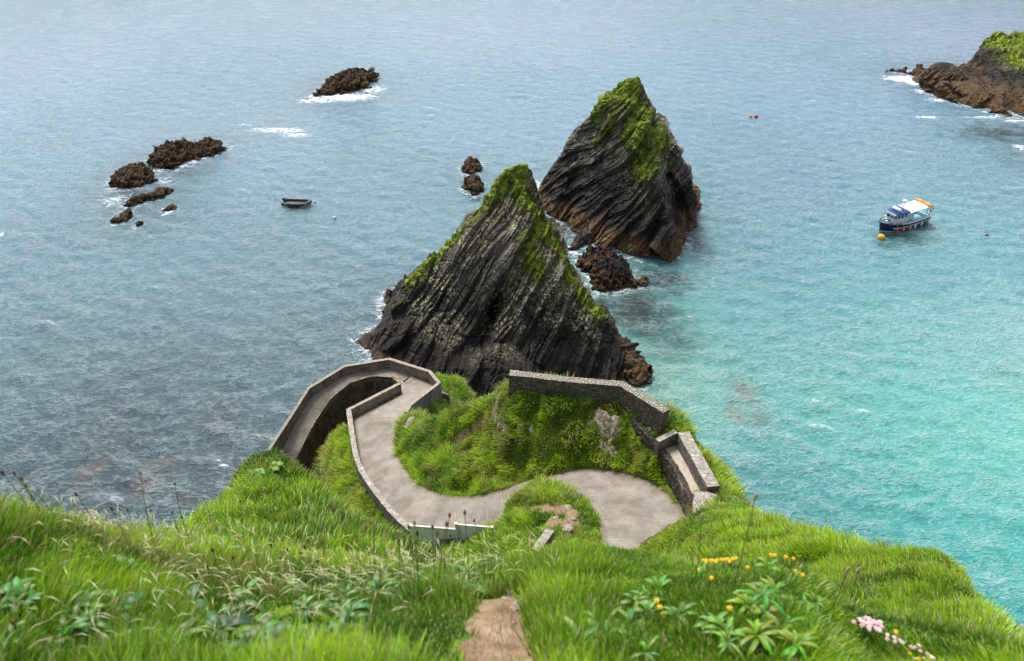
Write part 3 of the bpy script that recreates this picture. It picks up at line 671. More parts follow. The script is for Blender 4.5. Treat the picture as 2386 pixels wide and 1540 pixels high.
# ---------------------------------------------------- opposite headland
fr = []
fa(*[P(x, y, -1) for x, y in ((2126, 196), (2140, 208), (2165, 214), (2168, 228), (2200, 238), (2250, 262), (2290, 268), (2340, 276), (2400, 292), (2500, 306), (2700, 330))])
for x, y, Y in ((2150, 180, 168), (2170, 158, 172), (2195, 146, 175), (2220, 158, 176), (2240, 166, 177), (2262, 142, 178), (2290, 118, 179), (2300, 96, 180), (2316, 76, 181), (2345, 76, 181), (2390, 77, 182), (2450, 74, 184),
                (2200, 190, 163), (2230, 200, 162), (2270, 190, 164), (2300, 160, 168), (2320, 120, 174), (2350, 150, 168), (2365, 180, 163), (2330, 210, 158), (2290, 235, 155), (2340, 250, 152), (2390, 190, 160), (2395, 250, 151), (2470, 180, 160), (2500, 250, 150)):
    fa(PY(x, y, Y))
    if y < 185 and Y > 165 and x < 2265: fa((PY(x, y, Y)[0]*1.01, Y+.55*(P(x, y, 0)[1]-Y), -1.5))
fa((150, 215, -1.5), (170, 215, -1.5), (170, 140, -1.5))
m_head = rock_material('headland rock', AX1, .8, 3.2, .3, dark=1.05)
V, T, N, base, at = rock_mesh(fr, .6, AX1, .95, 2, 31.7)
vegm = np.maximum(line_mask(V, [PY(2325, 85, 180), PY(2360, 110, 175), PY(2385, 150, 168)], 5), line_mask(V, [PY(2360, 90, 179), PY(2420, 130, 172)], 7))
V += N*(vegm*np.clip(fbm(V*.8+4, 3)*.8+.3, -.1, 1.2))[:, None]; at['veg'] = vegm
hd = mesh_np('headland', V, T, m_head, smooth=False, attrs=at); tag(hd, kind='structure')
# ================================================================== HILLSIDE MATERIAL AND MESH
def img_mask(blobs, X, Y, Z):
    """soft blobs given as world centres and radii"""
    m = np.zeros(X.shape)
    for (c, r, wgt) in blobs:
        d = np.sqrt((X-c[0])**2+(Y-c[1])**2+((Z-c[2])*.8)**2)/r; m = np.maximum(m, wgt*np.clip(1.5-d, 0, 1))
    return m
def gh(x, y):                        # ground height at world x, y
    r = np.hypot(x, y); a = np.arctan2(x, y)
    i = np.clip(np.log(np.maximum(r, .36)/.35)/np.log(68/.35)*(NR-1), 0, NR-1.001); j = np.clip((a-aa[0])/(aa[1]-aa[0]), 0, NA-1.001)
    i0 = np.floor(i).astype(int); j0 = np.floor(j).astype(int); fi = i-i0; fj = j-j0
    return (GZ[i0, j0]*(1-fi)*(1-fj)+GZ[i0+1, j0]*fi*(1-fj)+GZ[i0, j0+1]*(1-fi)*fj+GZ[i0+1, j0+1]*fi*fj)
def gsamp(A, x, y):
    r = np.hypot(x, y); a = np.arctan2(x, y)
    i = np.clip(np.round(np.log(np.maximum(r, .36)/.35)/np.log(68/.35)*(NR-1)), 0, NR-1).astype(int); j = np.clip(np.round((a-aa[0])/(aa[1]-aa[0])), 0, NA-1).astype(int)
    return A[i, j]
def hit(px, py, zmin=1.0, zmax=60):  # where the line of sight through px, py meets the ground
    u, fy, dn = ray(px, py); t = np.geomspace(zmin, zmax, 1500); g = gh(u*t, fy*t); h = CH-dn*t
    k = np.nonzero(h < g)[0]; k = k[0] if len(k) else len(t)-1
    return (u*t[k], fy*t[k], float(g[k]))
bare = []                            # pale rock showing through
for x, y, r, wt_ in ((350, 330, .55, 1), (330, 520, .5, 1), (385, 590, .5, 1), (400, 640, .35, 1), (540, 620, .3, .8), (640, 650, .35, .8), (540, 770, .3, .8), (1330, 540, .62, 1.1), (1400, 620, .85, 1.1), (1440, 570, .6, 1.1), (1390, 680, .4, 1),
                     (1350, 820, .45, .9), (1430, 840, .45, .8), (1230, 590, .45, .7), (1500, 530, .35, .7), (1780, 690, .4, .8)):
    bare.append((hit(*Wc(x, y), 25), r, wt_))
for x, y, r in ((720, 1150, .7), (700, 1260, .7), (760, 1080, .5), (740, 1350, .6), (1750, 890, .45), (1790, 840, .35), (1660, 120, .5)):
    bare.append((hit(*Hc(x, y), 25), r, 1))
soil = []
for x, y, r in ((1750, 330, .62), (1850, 370, .5), (1660, 320, .4), (1880, 430, .4), (1720, 450, .4), (1830, 480, .35), (1540, 330, .35), (1230, 480, .3)):
    soil.append((hit(*Cc(x, y), 20), r, 1))
for x, y, r in ((300, 460, .3), (200, 560, .4), (120, 610, .35), (20, 690, .35), (-60, 760, .3)): soil.append((hit(*Wc(x, y), 25), r, .9))
for x, y, r in ((1165, 1410, .075), (1160, 1440, .085), (1165, 1475, .09), (1163, 1510, .09), (1165, 1545, .09), (1165, 1590, .09), (1120, 1400, .05), (1200, 1395, .06)): soil.append((hit(x, y, 1), r, 1.2))
bn_ = fbm(p3(GX.ravel(), GY.ravel(), GZ.ravel())*1.9+12, 4).reshape(GX.shape)
bm_ = img_mask([(c, r*.62, w_) for c, r, w_ in bare], GX, GY, GZ); bm_ = np.clip(bm_+(bm_ > 0)*bn_*.9, 0, 1.3); sm_ = img_mask(soil, GX, GY, GZ); sm_ = np.clip(sm_+(sm_ > 0)*(RRg > 8)*bn_*.3+(sm_ > 0)*(RRg < 8)*.35*fbm(p3(GX.ravel(), GY.ravel())*14, 3).reshape(GX.shape), 0, 1.3)
GZ = GZ+np.clip(bm_-.2, 0, 1)*.16*(1+2*bn_)*(1-on)
slope2 = np.hypot(np.gradient(blur(blur(GZ, 2, 0), 2, 1), axis=0)/np.gradient(RRg, axis=0), np.gradient(blur(blur(GZ, 2, 0), 2, 1), axis=1)/(RRg*(aa[1]-aa[0])))
rockm = np.clip(np.maximum(sstep(2.1, 3.2, slope2)*sstep(8, 14, RRg), bm_), 0, 1)
wallclear = np.zeros(GX.shape)
grassm = np.clip(1-rockm*1.4-sm_*1.5, 0, 1)*(1-on)

t = NT('turf and cliff'); pos = t.pos(); z = t.sep(pos)[2]
tuft = t.noise(pos, 3.0, 6, .7); t2 = t.noise(pos, .45, 4); t3 = t.noise(pos, 14, 4, .7)
g = t.ramp(tuft, [(.3, (.02, .045, .005)), (.45, (.07, .14, .012)), (.6, (.17, .29, .02)), (.75, (.27, .38, .05))])
g = t.mix(t.mapr(t2, .48, .66, 0, .75), g, t.ramp(t3, [(.35, (.045, .04, .014)), (.65, (.20, .175, .065))]))
bedv = t.mapping(pos, rot=(0, -.85, .3), sc=(3.2, .5, .5))
s1 = t.noise(bedv, 1.4, 6, .65); s2 = t.noise(pos, 4.5, 6, .75)
rc = t.ramp(s1, [(.32, (.012, .010, .009)), (.46, (.045, .036, .03)), (.6, (.11, .09, .07)), (.75, (.2, .17, .135))])
low = t.mapr(z, 5, 14); rc = t.mix(t.math('MULTIPLY', low, 0.3), rc, (.12, .10, .08))
pale = t.ramp(s2, [(.36, (.05, .042, .035)), (.45, (.17, .145, .11)), (.56, (.42, .37, .29)), (.72, (.56, .51, .42))])
rc = t.mix(t.mapr(t.attr('bare'), .25, .55), rc, pale)
ground = t.mix(t.mapr(t.math('ADD', t.attr('rock'), t.math('MULTIPLY', t.math('SUBTRACT', s2, .5), .7)), .42, .55), g, rc)
dirt = t.ramp(t.noise(pos, 9, 6, .7), [(.3, (.13, .085, .045)), (.55, (.29, .20, .12)), (.75, (.42, .32, .21))])
ground = t.mix(t.mapr(t.math('ADD', t.attr('soil'), t.math('MULTIPLY', t.math('SUBTRACT', s2, .5), .6)), .4, .6), ground, dirt)
hgt = t.math('ADD', t.math('MULTIPLY', tuft, .6), t.math('MULTIPLY', s1, .8))
m_hill = t.pbr(ground, .9, t.bump(t.math('ADD', hgt, t.math('MULTIPLY', t3, .25)), .8, .18), spec=.15)
vv = p3(GX.ravel(), GY.ravel(), GZ.ravel())
ii = (np.arange(NR-1)[:, None]*NA+np.arange(NA-1)[None]).ravel()
ff = np.stack([ii, ii+1, ii+NA+1, ii+NA], 1); ff = ff[GZ.ravel()[ff].max(1) > -3]
hill = mesh_np('hillside', vv, ff, m_hill, attrs=dict(rock=rockm.ravel(), soil=sm_.ravel(), bare=bm_.ravel())); tag(hill, kind='structure')

# ================================================================== CONCRETE PATH
t = NT('ribbed path concrete'); pos = t.pos(); al = t.attr('along'); ac = t.attr('across')
wob = t.math('MULTIPLY', t.noise(pos, 1.1, 3), .5)
v = t.n('CombineXYZ', i_0=t.math('ADD', al, wob), i_1=t.math('MULTIPLY', ac, .35), i_2=0.0).outputs[0]
gr = t.n('TexWave', wave_type='BANDS', bands_direction='X', i_Scale=2.1, i_Distortion=1.6, i_Detail=3.0); gr.inputs['Detail Scale'].default_value = 3.0; t.L(v, gr.inputs['Vector'])
rib = gr.outputs['Fac']; sp = t.noise(pos, 22, 3, .8); bl = t.noise(pos, .9, 5, .6)
c = t.ramp(bl, [(.3, (.18, .152, .125)), (.5, (.27, .238, .20)), (.7, (.345, .31, .268))])
ribm = t.math('MULTIPLY', t.mapr(rib, .0, .4, .62, 0), t.attr('ribs'))
c = t.mix(ribm, c, (.12, .095, .075))
c = t.mix(t.mapr(sp, .62, .70, 0, .6), c, (.5, .47, .42)); c = t.mix(t.mapr(sp, .40, .30, 0, .5), c, (.17, .12, .09))
ck = t.vor(t.n('VectorMath', operation='MULTIPLY_ADD', i_0=t.noise(pos, .8, 4, out='Color'), i_1=(1.2, 1.2, 0), i_2=pos).outputs[0], .38, 'DISTANCE_TO_EDGE'); c = t.mix(t.mapr(ck, .008, .002, 0, .3), c, (.07, .06, .045)); dmp = t.noise(pos, .42, 5, .65); c = t.mix(t.mapr(dmp, .52, .66, 0, .45), c, (.13, .115, .09))
edge = t.math('ABSOLUTE', t.math('SUBTRACT', t.attr('side'), .5))
c = t.mix(t.mapr(t.math('ADD', edge, t.math('MULTIPLY', bl, .08)), .46, .54, 0, .85), c, (.10, .10, .045))
m_path = t.pbr(c, .9, t.bump(t.math('ADD', t.math('MULTIPLY', rib, t.attr('ribs')), t.math('MULTIPLY', sp, .4)), .6, .03), spec=.2)
def sheet(name, A, B, nu, dz, m, ribs=1.0, sub=6):
    A = np.asarray(A); B = np.asarray(B); A2 = []; B2 = []
    for k in range(len(A)-1):
        for q_ in range(sub): A2.append(A[k]+(A[k+1]-A[k])*q_/sub); B2.append(B[k]+(B[k+1]-B[k])*q_/sub)
    A2.append(A[-1]); B2.append(B[-1]); A2 = np.array(A2); B2 = np.array(B2)
    mid = (A2+B2)/2; s = np.concatenate([[0], np.cumsum(np.linalg.norm(np.diff(mid, axis=0), axis=1))])
    V, Fq = ribbon(A2, B2, nu); n = len(A2); wd = np.linalg.norm(A2-B2, axis=1)
    al_ = np.repeat(s, nu+1); ac_ = np.tile(np.linspace(0, 1, nu+1), n)
    top = V+np.array([0, 0, dz])
    # a skirt round the rim so the sheet reads as a slab
    loop = list(range(nu+1))+[i*(nu+1)+nu for i in range(1, n)]+[(n-1)*(nu+1)+j for j in range(nu-1, -1, -1)]+[i*(nu+1) for i in range(n-2, 0, -1)]
    sk = top[loop]-np.array([0, 0, .5]); N0 = len(top); L_ = len(loop)
    SF = np.array([(loop[i], loop[(i+1) % L_], N0+(i+1) % L_, N0+i) for i in range(L_)])
    allv = np.concatenate([top, sk])
    if (normals(allv, np.concatenate([Fq[:, [0, 1, 2]]]))[:N0, 2].mean()) < 0: Fq = Fq[:, ::-1]
    ex = lambda a: np.concatenate([a, a[loop]])
    return mesh_np(name, allv, [Fq, SF], m, smooth=False, attrs=dict(along=ex(al_), across=ex(ac_*np.repeat(wd, nu+1)), side=ex(ac_), ribs=np.full(len(allv), ribs)))
def lowp(A, B, dz): return A, B
tag(sheet('footpath', sA, sB, 12, 0.0, m_path, .62, 2), kind='structure')
tag(sheet('footpath_bend', rA2, rB2, 10, .012, m_path, .12, 4), kind='structure')
tag(sheet('footpath_ramp', pairA, pairB, 8, .0, m_path, .9, 6), kind='structure')

# ================================================================== WALLS
def wall_mat(name, c0, c1, c2, lich=.5, sc=1.0, joints=0.0, rough_b=.03, dark=0.0):
    t = NT(name); pos = t.pos(); nz = t.sep(t.geo().outputs['Normal'])[2]; up = t.mapr(nz, .5, .8)
    a = t.noise(pos, 1.6*sc, 6, .65); b = t.noise(pos, 12*sc, 5, .75); st = t.noise(t.mapping(pos, sc=(2.5, 2.5, .35)), 1.4, 5, .65)
    c = t.ramp(a, [(.3, c0), (.5, c1), (.7, c2)])
    c = t.mix(t.mapr(st, .5, .7, 0, .7), c, tuple(x*.35 for x in c0))
    c = t.mix(t.mapr(b, .56, .7, 0, .5), c, tuple(min(1, x*1.5) for x in c2)); c = t.mix(t.mapr(b, .42, .3, 0, .7), c, tuple(x*.4 for x in c0))
    if joints:
        zz = t.math('FRACT', t.math('MULTIPLY', t.sep(pos)[2], 1/joints))
        c = t.mix(t.mapr(zz, .04, .0, 0, .7), c, tuple(x*.3 for x in c0))
    topc = t.ramp(t.noise(pos, 5*sc, 5, .7), [(.35, c1), (.5, tuple(x*1.35 for x in c2)), (.62, (.38, .35, .30))])
    c = t.mix(up, c, topc)
    l1 = t.mapr(t.noise(pos, 4*sc, 3, .6), .60, .66); c = t.mix(t.math('MULTIPLY', l1, t.mapr(up, 0, 1, lich*.35, lich)), c, (.62, .58, .5))
    return t.pbr(c, .92, t.bump(t.math('ADD', b, t.math('MULTIPLY', a, .6)), .8, rough_b), spec=.2)
m_conc = wall_mat('weathered concrete', (.10, .082, .066), (.185, .155, .125), (.25, .215, .175), .25, 1, .62)
m_conc_l = wall_mat('lichened concrete', (.09, .075, .066), (.155, .137, .12), (.22, .198, .173), .8, 1)
m_ret = wall_mat('dark wet retaining wall', (.035, .028, .022), (.085, .068, .052), (.15, .12, .092), .1, .8, .9)
# rubble stone: cells with mortar gaps
def rubble(name, dark=1.0, cap=True, sc=5.5):
    t = NT(name); pos = t.pos(); nz = t.sep(t.geo().outputs['Normal'])[2]; up = t.mapr(nz, .45, .75)
    wv = t.n('VectorMath', operation='MULTIPLY_ADD', i_0=t.noise(pos, 3, 3, out='Color'), i_1=(.18, .18, .18), i_2=t.mapping(pos, sc=(1, 1, 1.35))).outputs[0]
    e = t.vor(wv, sc, 'DISTANCE_TO_EDGE'); cc = t.vor(wv, sc, 'F1', 'Color'); cv = t.sep(cc)[0]
    b = t.noise(pos, 16, 5, .75)
    c = t.ramp(cv, [(0, (.075, .062, .053)), (.5, (.125, .105, .089)), (1, (.21, .18, .15))])
    c = t.mix(t.mapr(b, .45, .7, 0, .6), c, (.22, .19, .16)); c = t.mix(t.mapr(b, .45, .3, 0, .7), c, (.02, .017, .014))
    c = t.mix(t.mapr(e, .10, .0, 0, .6), c, (.028, .023, .019))
    fl = t.mapr(t.vor(pos, 3.1), .12, .09); c = t.mix(t.math('MULTIPLY', fl, .8), c, (.52, .46, .37))
    c = t.mix(1.0, c, (dark, dark, dark), 'MULTIPLY')
    capc = t.ramp(b, [(.35, (.16, .14, .115)), (.5, (.34, .31, .26)), (.65, (.52, .49, .43))])
    if cap: c = t.mix(up, c, t.mix(t.mapr(e, .12, .0, 0, .8), capc, (.08, .07, .05)))
    return t.pbr(c, .92, t.bump(t.math('ADD', t.mapr(e, 0, .25), t.math('MULTIPLY', b, .5)), .9, .06), spec=.2)
m_rub = rubble('rubble stone'); m_rub2 = rubble('dark rubble stone', .6, False, 4.5)

def wall(name, line, thick, bottoms, mat, batter=0.0, jit=.0, step=.28, parent=None, close=False):
    """line: one top edge, (x,y,z); thick: mitred offset to the other edge (+ right of travel); bottoms: absolute z per point"""
    line = np.asarray(line, float); oth = moff(line, thick); bl = np.column_stack([line, np.broadcast_to(bottoms, len(line))]); bo = np.column_stack([oth, np.broadcast_to(bottoms, len(line))])
    # densify keeping corners
    A = [bl[0]]; B = [bo[0]]
    for i in range(len(bl)-1):
        k = max(1, int(np.linalg.norm(bl[i+1, :2]-bl[i, :2])/step))
        for j in range(1, k+1): A.append(bl[i]+(bl[i+1]-bl[i])*j/k); B.append(bo[i]+(bo[i+1]-bo[i])*j/k)
    A = np.array(A); B = np.array(B); n = len(A)
    hmax = (A[:, 2]-A[:, 3]).max(); nh = max(1, int(hmax/.35)); nt = max(1, int(abs(thick)/.14))
    sgn = np.sign(thick)*batter
    nrm = (A[:, :2]-B[:, :2]); nrm /= np.linalg.norm(nrm, axis=1)[:, None]+1e-9
    cols_ = []
    for k in range(nh+1):
        z = A[:, 3]+(A[:, 2]-A[:, 3])*k/nh; o_ = nrm*batter*(A[:, 2]-z)[:, None]; cols_.append(np.column_stack([A[:, :2]+o_, z]))
    for k in range(1, nt+1): cols_.append(np.column_stack([A[:, :2]+(B[:, :2]-A[:, :2])*k/nt, A[:, 2]+(B[:, 2]-A[:, 2])*k/nt]))
    for k in range(nh-1, -1, -1):
        z = B[:, 3]+(B[:, 2]-B[:, 3])*k/nh; o_ = -nrm*batter*(B[:, 2]-z)[:, None]; cols_.append(np.column_stack([B[:, :2]+o_, z]))
    m = len(cols_); V = np.stack(cols_, 1).reshape(-1, 3)
    Fq = np.array([(i*m+j, i*m+(j+1) % m, (i+1)*m+(j+1) % m, (i+1)*m+j) for i in range(n-1) for j in range(m)])
    caps = [np.array([list(range(m))]), np.array([[(n-1)*m+j for j in range(m-1, -1, -1)]])]
    if jit: V = V+np.stack([perlin(V*2.3+k*31) for k in range(3)], 1)*jit+np.stack([perlin(V*6.3+k*31) for k in range(3)], 1)*jit*.5
    o = mesh_np(name, V, [Fq]+caps, mat, smooth=False, parent=parent)
    bmm = bmesh.new(); bmm.from_mesh(o.data); bmesh.ops.recalc_face_normals(bmm, faces=bmm.faces); bmm.to_mesh(o.data); bmm.free()
    return o
# bend parapet: inner top edge follows the road edge, 0.85 m up; right wall's visible outer edge is traced
outer = [P(*Hc(1795, 655), 18.05), P(*Hc(2143, 385), 17.0)]
in_edge = np.array([LA[2]+(0, 0, .85), RA[1]+(0, 0, .9), RA[2]+(0, 0, .85), RA[3]+(0, 0, .8), RA[5]+(0, 0, .8), RA[7]+(0, 0, .8)])
o0 = np.array(outer); c_in = moff(np.array([o0[0], o0[1], P(*Hc(2020, 245), 16.9)]), .25)
line = np.array([P(*Hc(1752, 735), 18.2), o0[0], o0[1], P(*Hc(2022, 240), 16.95), P(*Hc(1540, 90), 16.35), P(*Hc(1000, 175), 15.75), P(*Hc(565, 438), 14.85), P(*Hc(300, 850), 13.5), P(*Hc(30, 1262), 12.2), P(*Hc(-150, 1560), 10.6)])
p_out = wall('parapet_wall', line, -.27, [15.5, 13.2, 12.6, 13, 12.6, 12, 11, 9.5, 8, 6], m_conc, jit=.012)
tag(p_out, 'long bent concrete parapet around the outside of the lower hairpin and down the sea ramp', 'wall')
li = np.array([P(*Hc(1668, 400), 16.85), P(*Hc(1600, 436), 16.95), P(*Hc(1072, 705), 18.75)])
tag(wall('parapet_wall', li, .27, [13.5, 13.5, 14.5], m_conc, jit=.012), 'straight concrete parapet between the upper path and the dark pit of the hairpin', 'wall')
ll = EB[8:17][::-1].copy(); ll = chaikin(ll, 1); nl = len(ll); ll[:, 2] += np.interp(np.arange(nl), [0, 3, nl-1], [.95, .85, .8])
ll = np.array([*ll[:-2]]); 
tag(wall('parapet_wall', ll, .34, ll[:, 2]-2.2, m_conc_l, jit=.03), 'low lichen-spotted parapet curving down the left edge of the path from its angled corner', 'wall')
# retaining wall under the ramp, facing the pit
rl = np.array([LB[3]+(-.05, 0, -.02), *[r+np.array([0, 0, .035]) for r in RB]]); 
tag(wall('retaining_wall', rl, .35, np.maximum(rl[:, 2]-6.5, 3), m_ret, jit=.03), 'tall dark stained retaining wall under the sea ramp, facing into the pit', 'wall')
bw = np.array([o0[0]+(0, .1, -.8), o0[1]+(.05, .1, -1.0), np.array(P(*Hc(2270, 500), 15.4))])
tag(wall('buttress_wall', np.array([P(*Hc(1820, 735), 17.0), P(*Hc(2150, 505), 15.9), P(*Hc(2245, 545), 15.2)]), -.6, [11, 10, 10], m_ret, jit=.05), 'dark stone footing below the right side of the bend parapet', 'wall')
# rubble wall on the brow of the mound
wl = np.array([P(*Wc(440, 118), 27.75), P(*Wc(1000, 185), 27.95), P(*Wc(1500, 225), 28.2), P(*Wc(1915, 480), 28.45)])
wb = [26.0, 26.0, 26.3, 26.5]
tag(wall('stone_wall', wl, -.48, wb, m_rub, jit=.035, step=.2), 'dark rubble stone wall with a whitish top, bent once, crowning the grassy mound', 'wall')
# retaining wall between the path and the lookout platform
wl = np.array([P(*Wc(1590, 520), 26.75), P(*Wc(1740, 680), 26.9), P(*Bc(362, 640), 26.62), P(*Bc(470, 790), 26.66), P(*Bc(580, 985), 26.78), P(*Bc(692, 1232), 27.0)])
tag(wall('retaining_wall', wl, -.3, 24.2, m_rub2, jit=.07, step=.2), 'rough dark stone retaining wall between the wide path turn and the lookout', 'wall')
# lookout: floor, end wall, long thick parapet, broken block
root = empty('lookout', P(*Bc(600, 850), 26.5)); rl_ = Vector(root.location)
tag(root, 'small concrete lookout with sunken floor and thick parapet beside the wide path turn', 'lookout')
def under(o): o.parent = root; o.matrix_parent_inverse = Matrix.Translation(-rl_); return o
m_floor = wall_mat('lookout floor concrete', (.22, .175, .135), (.30, .245, .195), (.36, .30, .245), .2, 1)
fv = np.array([P(*Bc(366, 628), 26.5), P(*Bc(535, 590), 26.5), P(*Bc(760, 1042), 26.72), P(*Bc(800, 1120), 26.75), P(*Bc(720, 1260), 26.9), P(*Bc(690, 1236), 26.9), P(*Bc(580, 990), 26.72), P(*Bc(470, 795), 26.6)])
mb = MB(); mb.prism([tuple(p) for p in fv], (0, 0, -.3)); under(mb.build('floor', m_floor))
endl = np.array([P(*Bc(350, 560), 27.3), P(*Bc(541, 463), 27.35)]); under(wall('end_wall', endl, -.3, 26.2, m_conc_l, jit=.015))
pl = np.array([P(*Bc(541, 463), 27.35), P(*Bc(845, 1022), 27.65)]); under(wall('parapet', pl, -.62, 25.2, m_conc_l, jit=.02))
bl_ = np.array([P(*Bc(718, 1050), 27.55), P(*Bc(690, 1330), 27.9)]); under(wall('broken_block', bl_, -1.05, 25.6, m_conc_l, jit=.08))
# stub of wall by the upper path
sl = np.array([P(*Cc(1490, 700), 27.5), P(*Cc(1640, 505), 27.1)])
tag(wall('wall_stub', sl, .38, 25.6, m_conc_l, jit=.03), 'short stub of grey concrete wall rising from the grass below the dirt-topped hump', 'wall')
# step across the bend
# concrete panel fence
pf = empty('panel_fence', P(*Cc(340, 600), 22)); tag(pf, 'pale concrete panel fence of two bays beside the lower path curve', 'fence')
m_pan = wall_mat('pale concrete panel', (.60, .61, .62), (.74, .74, .74), (.80, .80, .80), .25, 1.5)
m_cop = paint('white coping', (.62, .58, .55), .8, .1)
pfl = Vector(pf.location)
fp_ = [(Cc(340, 480), 23.35), (Cc(775, 462), 23.75), (Cc(1115, 496), 24.0)]
tops = [np.array(P(*p, e)) for p, e in fp_]
def child(o, par, loc): o.parent = par; o.matrix_parent_inverse = Matrix.Translation(-Vector(loc)); return o
for k, tp in enumerate(tops):
    mb = MB(); mb.box((tp[0], tp[1], tp[2]-1.1), (.13, .13, 2.2), bev=.01); mb.box((tp[0], tp[1], tp[2]+.01), (.16, .16, .05)); child(mb.build('post', m_pan), pf, pfl)
for a, b, da, db in ((tops[0], tops[1], -.04, -.48), (tops[1], tops[2], -.08, -.05)):
    dv = (b-a); dv[2] = 0; dv /= np.linalg.norm(dv); a2 = a+dv*.065+(0, 0, da); b2 = b-dv*.065+(0, 0, db)
    nrm_ = np.array([dv[1], -dv[0], 0])*.03
    for r_ in range(4):
        q0, q1 = .02+.42*r_, .42*(r_+1)
        mb = MB(); mb.prism([tuple(a2-nrm_-(0, 0, q0)), tuple(b2-nrm_-(0, 0, q0)), tuple(b2-nrm_-(0, 0, q1)), tuple(a2-nrm_-(0, 0, q1))], tuple(nrm_*2)); child(mb.build('panel', m_pan), pf, pfl)
    mb = MB(); mb.prism([tuple(a2-nrm_*1.6+(0, 0, .05)), tuple(b2-nrm_*1.6+(0, 0, .05)), tuple(b2-nrm_*1.6-(0, 0, .018)), tuple(a2-nrm_*1.6-(0, 0, .018))], tuple(nrm_*3.2)); child(mb.build('coping', m_cop), pf, pfl)
# old stone ruin on the western shore, its top showing over the grass
ru = np.array([PZ(125, 1202, 24), PZ(150, 1192, 24.3), PZ(195, 1189, 24.6), PZ(215, 1186, 24.6), PZ(243, 1206, 24.2)])
m_ru = rubble('reddish rubble stone', 1.5, True, 4)
tag(wall('stone_wall', ru, .5, ru[:, 2]-4, m_ru, jit=.06, step=.15), 'top of a reddish broken stone wall showing above the grass at lower left', 'wall')

# ================================================================== SEA
nA, nB = 860, 1000
av = np.radians(np.concatenate([np.linspace(80, 63, 12)[:-1], np.linspace(63, 9.5, nA), 9.5*(.2/9.5)**(np.arange(1, 50)/49)]))
th = np.radians(np.concatenate([np.linspace(-85, -41, 40)[:-1], np.linspace(-41, 41, nB), np.linspace(41, 85, 40)[1:]]))
sr = CH/np.tan(av); SRg, STg = np.meshgrid(sr, th, indexing='ij'); SX = (SRg*np.sin(STg)).ravel(); SY = (SRg*np.cos(STg)).ravel(); SR1 = SRg.ravel()
dx = np.zeros_like(SX); dy = np.zeros_like(SX); sz = np.zeros_like(SX); wr = np.random.default_rng(5)
cell = SR1*SR1/CH*math.radians(.06)+SR1*math.radians(.04)
gust = 1+.25*perlin(p3(SX/30, SY/30))
for k in range(64):
    lam = 4.6*(.42/4.6)**(k/63)*wr.uniform(.9, 1.1); ang = math.radians(-100+wr.normal(0, 34 if lam < 3 else 22)); kk = 2*math.pi/lam
    A = .0044*lam**.8; ph = wr.uniform(0, 6.28); cx_, cy_ = math.cos(ang), math.sin(ang)
    fade = np.clip((lam/(cell*2.4))-.6, 0, 1)*gust
    p_ = kk*(cx_*SX+cy_*SY)+ph
    c_, s_ = np.cos(p_), np.sin(p_); sz += A*c_*fade; dx -= A*cx_*s_*fade*.9; dy -= A*cy_*s_*fade*.9
# foam field from where rock meets water
fg = np.zeros((300, 420)); gx0, gy0, gs = -110.0, 20.0, .8
for o in D.objects:
    if o.type == 'MESH' and o.name.split('.')[0] in ('sea_rock', 'sea_stack', 'headland', 'hillside'):
        a_ = np.empty(len(o.data.vertices)*3, np.float32); o.data.vertices.foreach_get('co', a_); a_ = a_.reshape(-1, 3); a_ = a_[np.abs(a_[:, 2]) < .7]
        ix_ = ((a_[:, 0]-gx0)/gs).astype(int); iy_ = ((a_[:, 1]-gy0)/gs).astype(int); k_ = (ix_ >= 0) & (ix_ < 420) & (iy_ >= 0) & (iy_ < 300); fg[iy_[k_], ix_[k_]] = .2 if o.name == 'hillside' else 1
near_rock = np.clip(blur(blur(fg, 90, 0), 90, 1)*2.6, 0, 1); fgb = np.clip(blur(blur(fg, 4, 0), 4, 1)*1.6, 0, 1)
def field(A, x, y):
    i = np.clip((y-gy0)/gs, 0, A.shape[0]-1.01); j = np.clip((x-gx0)/gs, 0, A.shape[1]-1.01); i0 = i.astype(int); j0 = j.astype(int); fi = i-i0; fj = j-j0
    inside = (y > gy0) & (y < gy0+gs*299) & (x > gx0) & (x < gx0+gs*419)
    return (A[i0, j0]*(1-fi)*(1-fj)+A[i0+1, j0]*fi*(1-fj)+A[i0, j0+1]*(1-fi)*fj+A[i0+1, j0+1]*fi*fj)*inside
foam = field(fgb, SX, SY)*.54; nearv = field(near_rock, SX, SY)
def pxdist(x, y, rx, ry):            # elliptical blob placed on the water where the photo shows it
    c = P(x, y, 0); rxw = rx/F*math.hypot(c[1], CH); ryw = abs(P(x, y-ry, 0)[1]-c[1]); return np.sqrt(((SX-c[0])/rxw)**2+((SY-c[1])/ryw)**2)
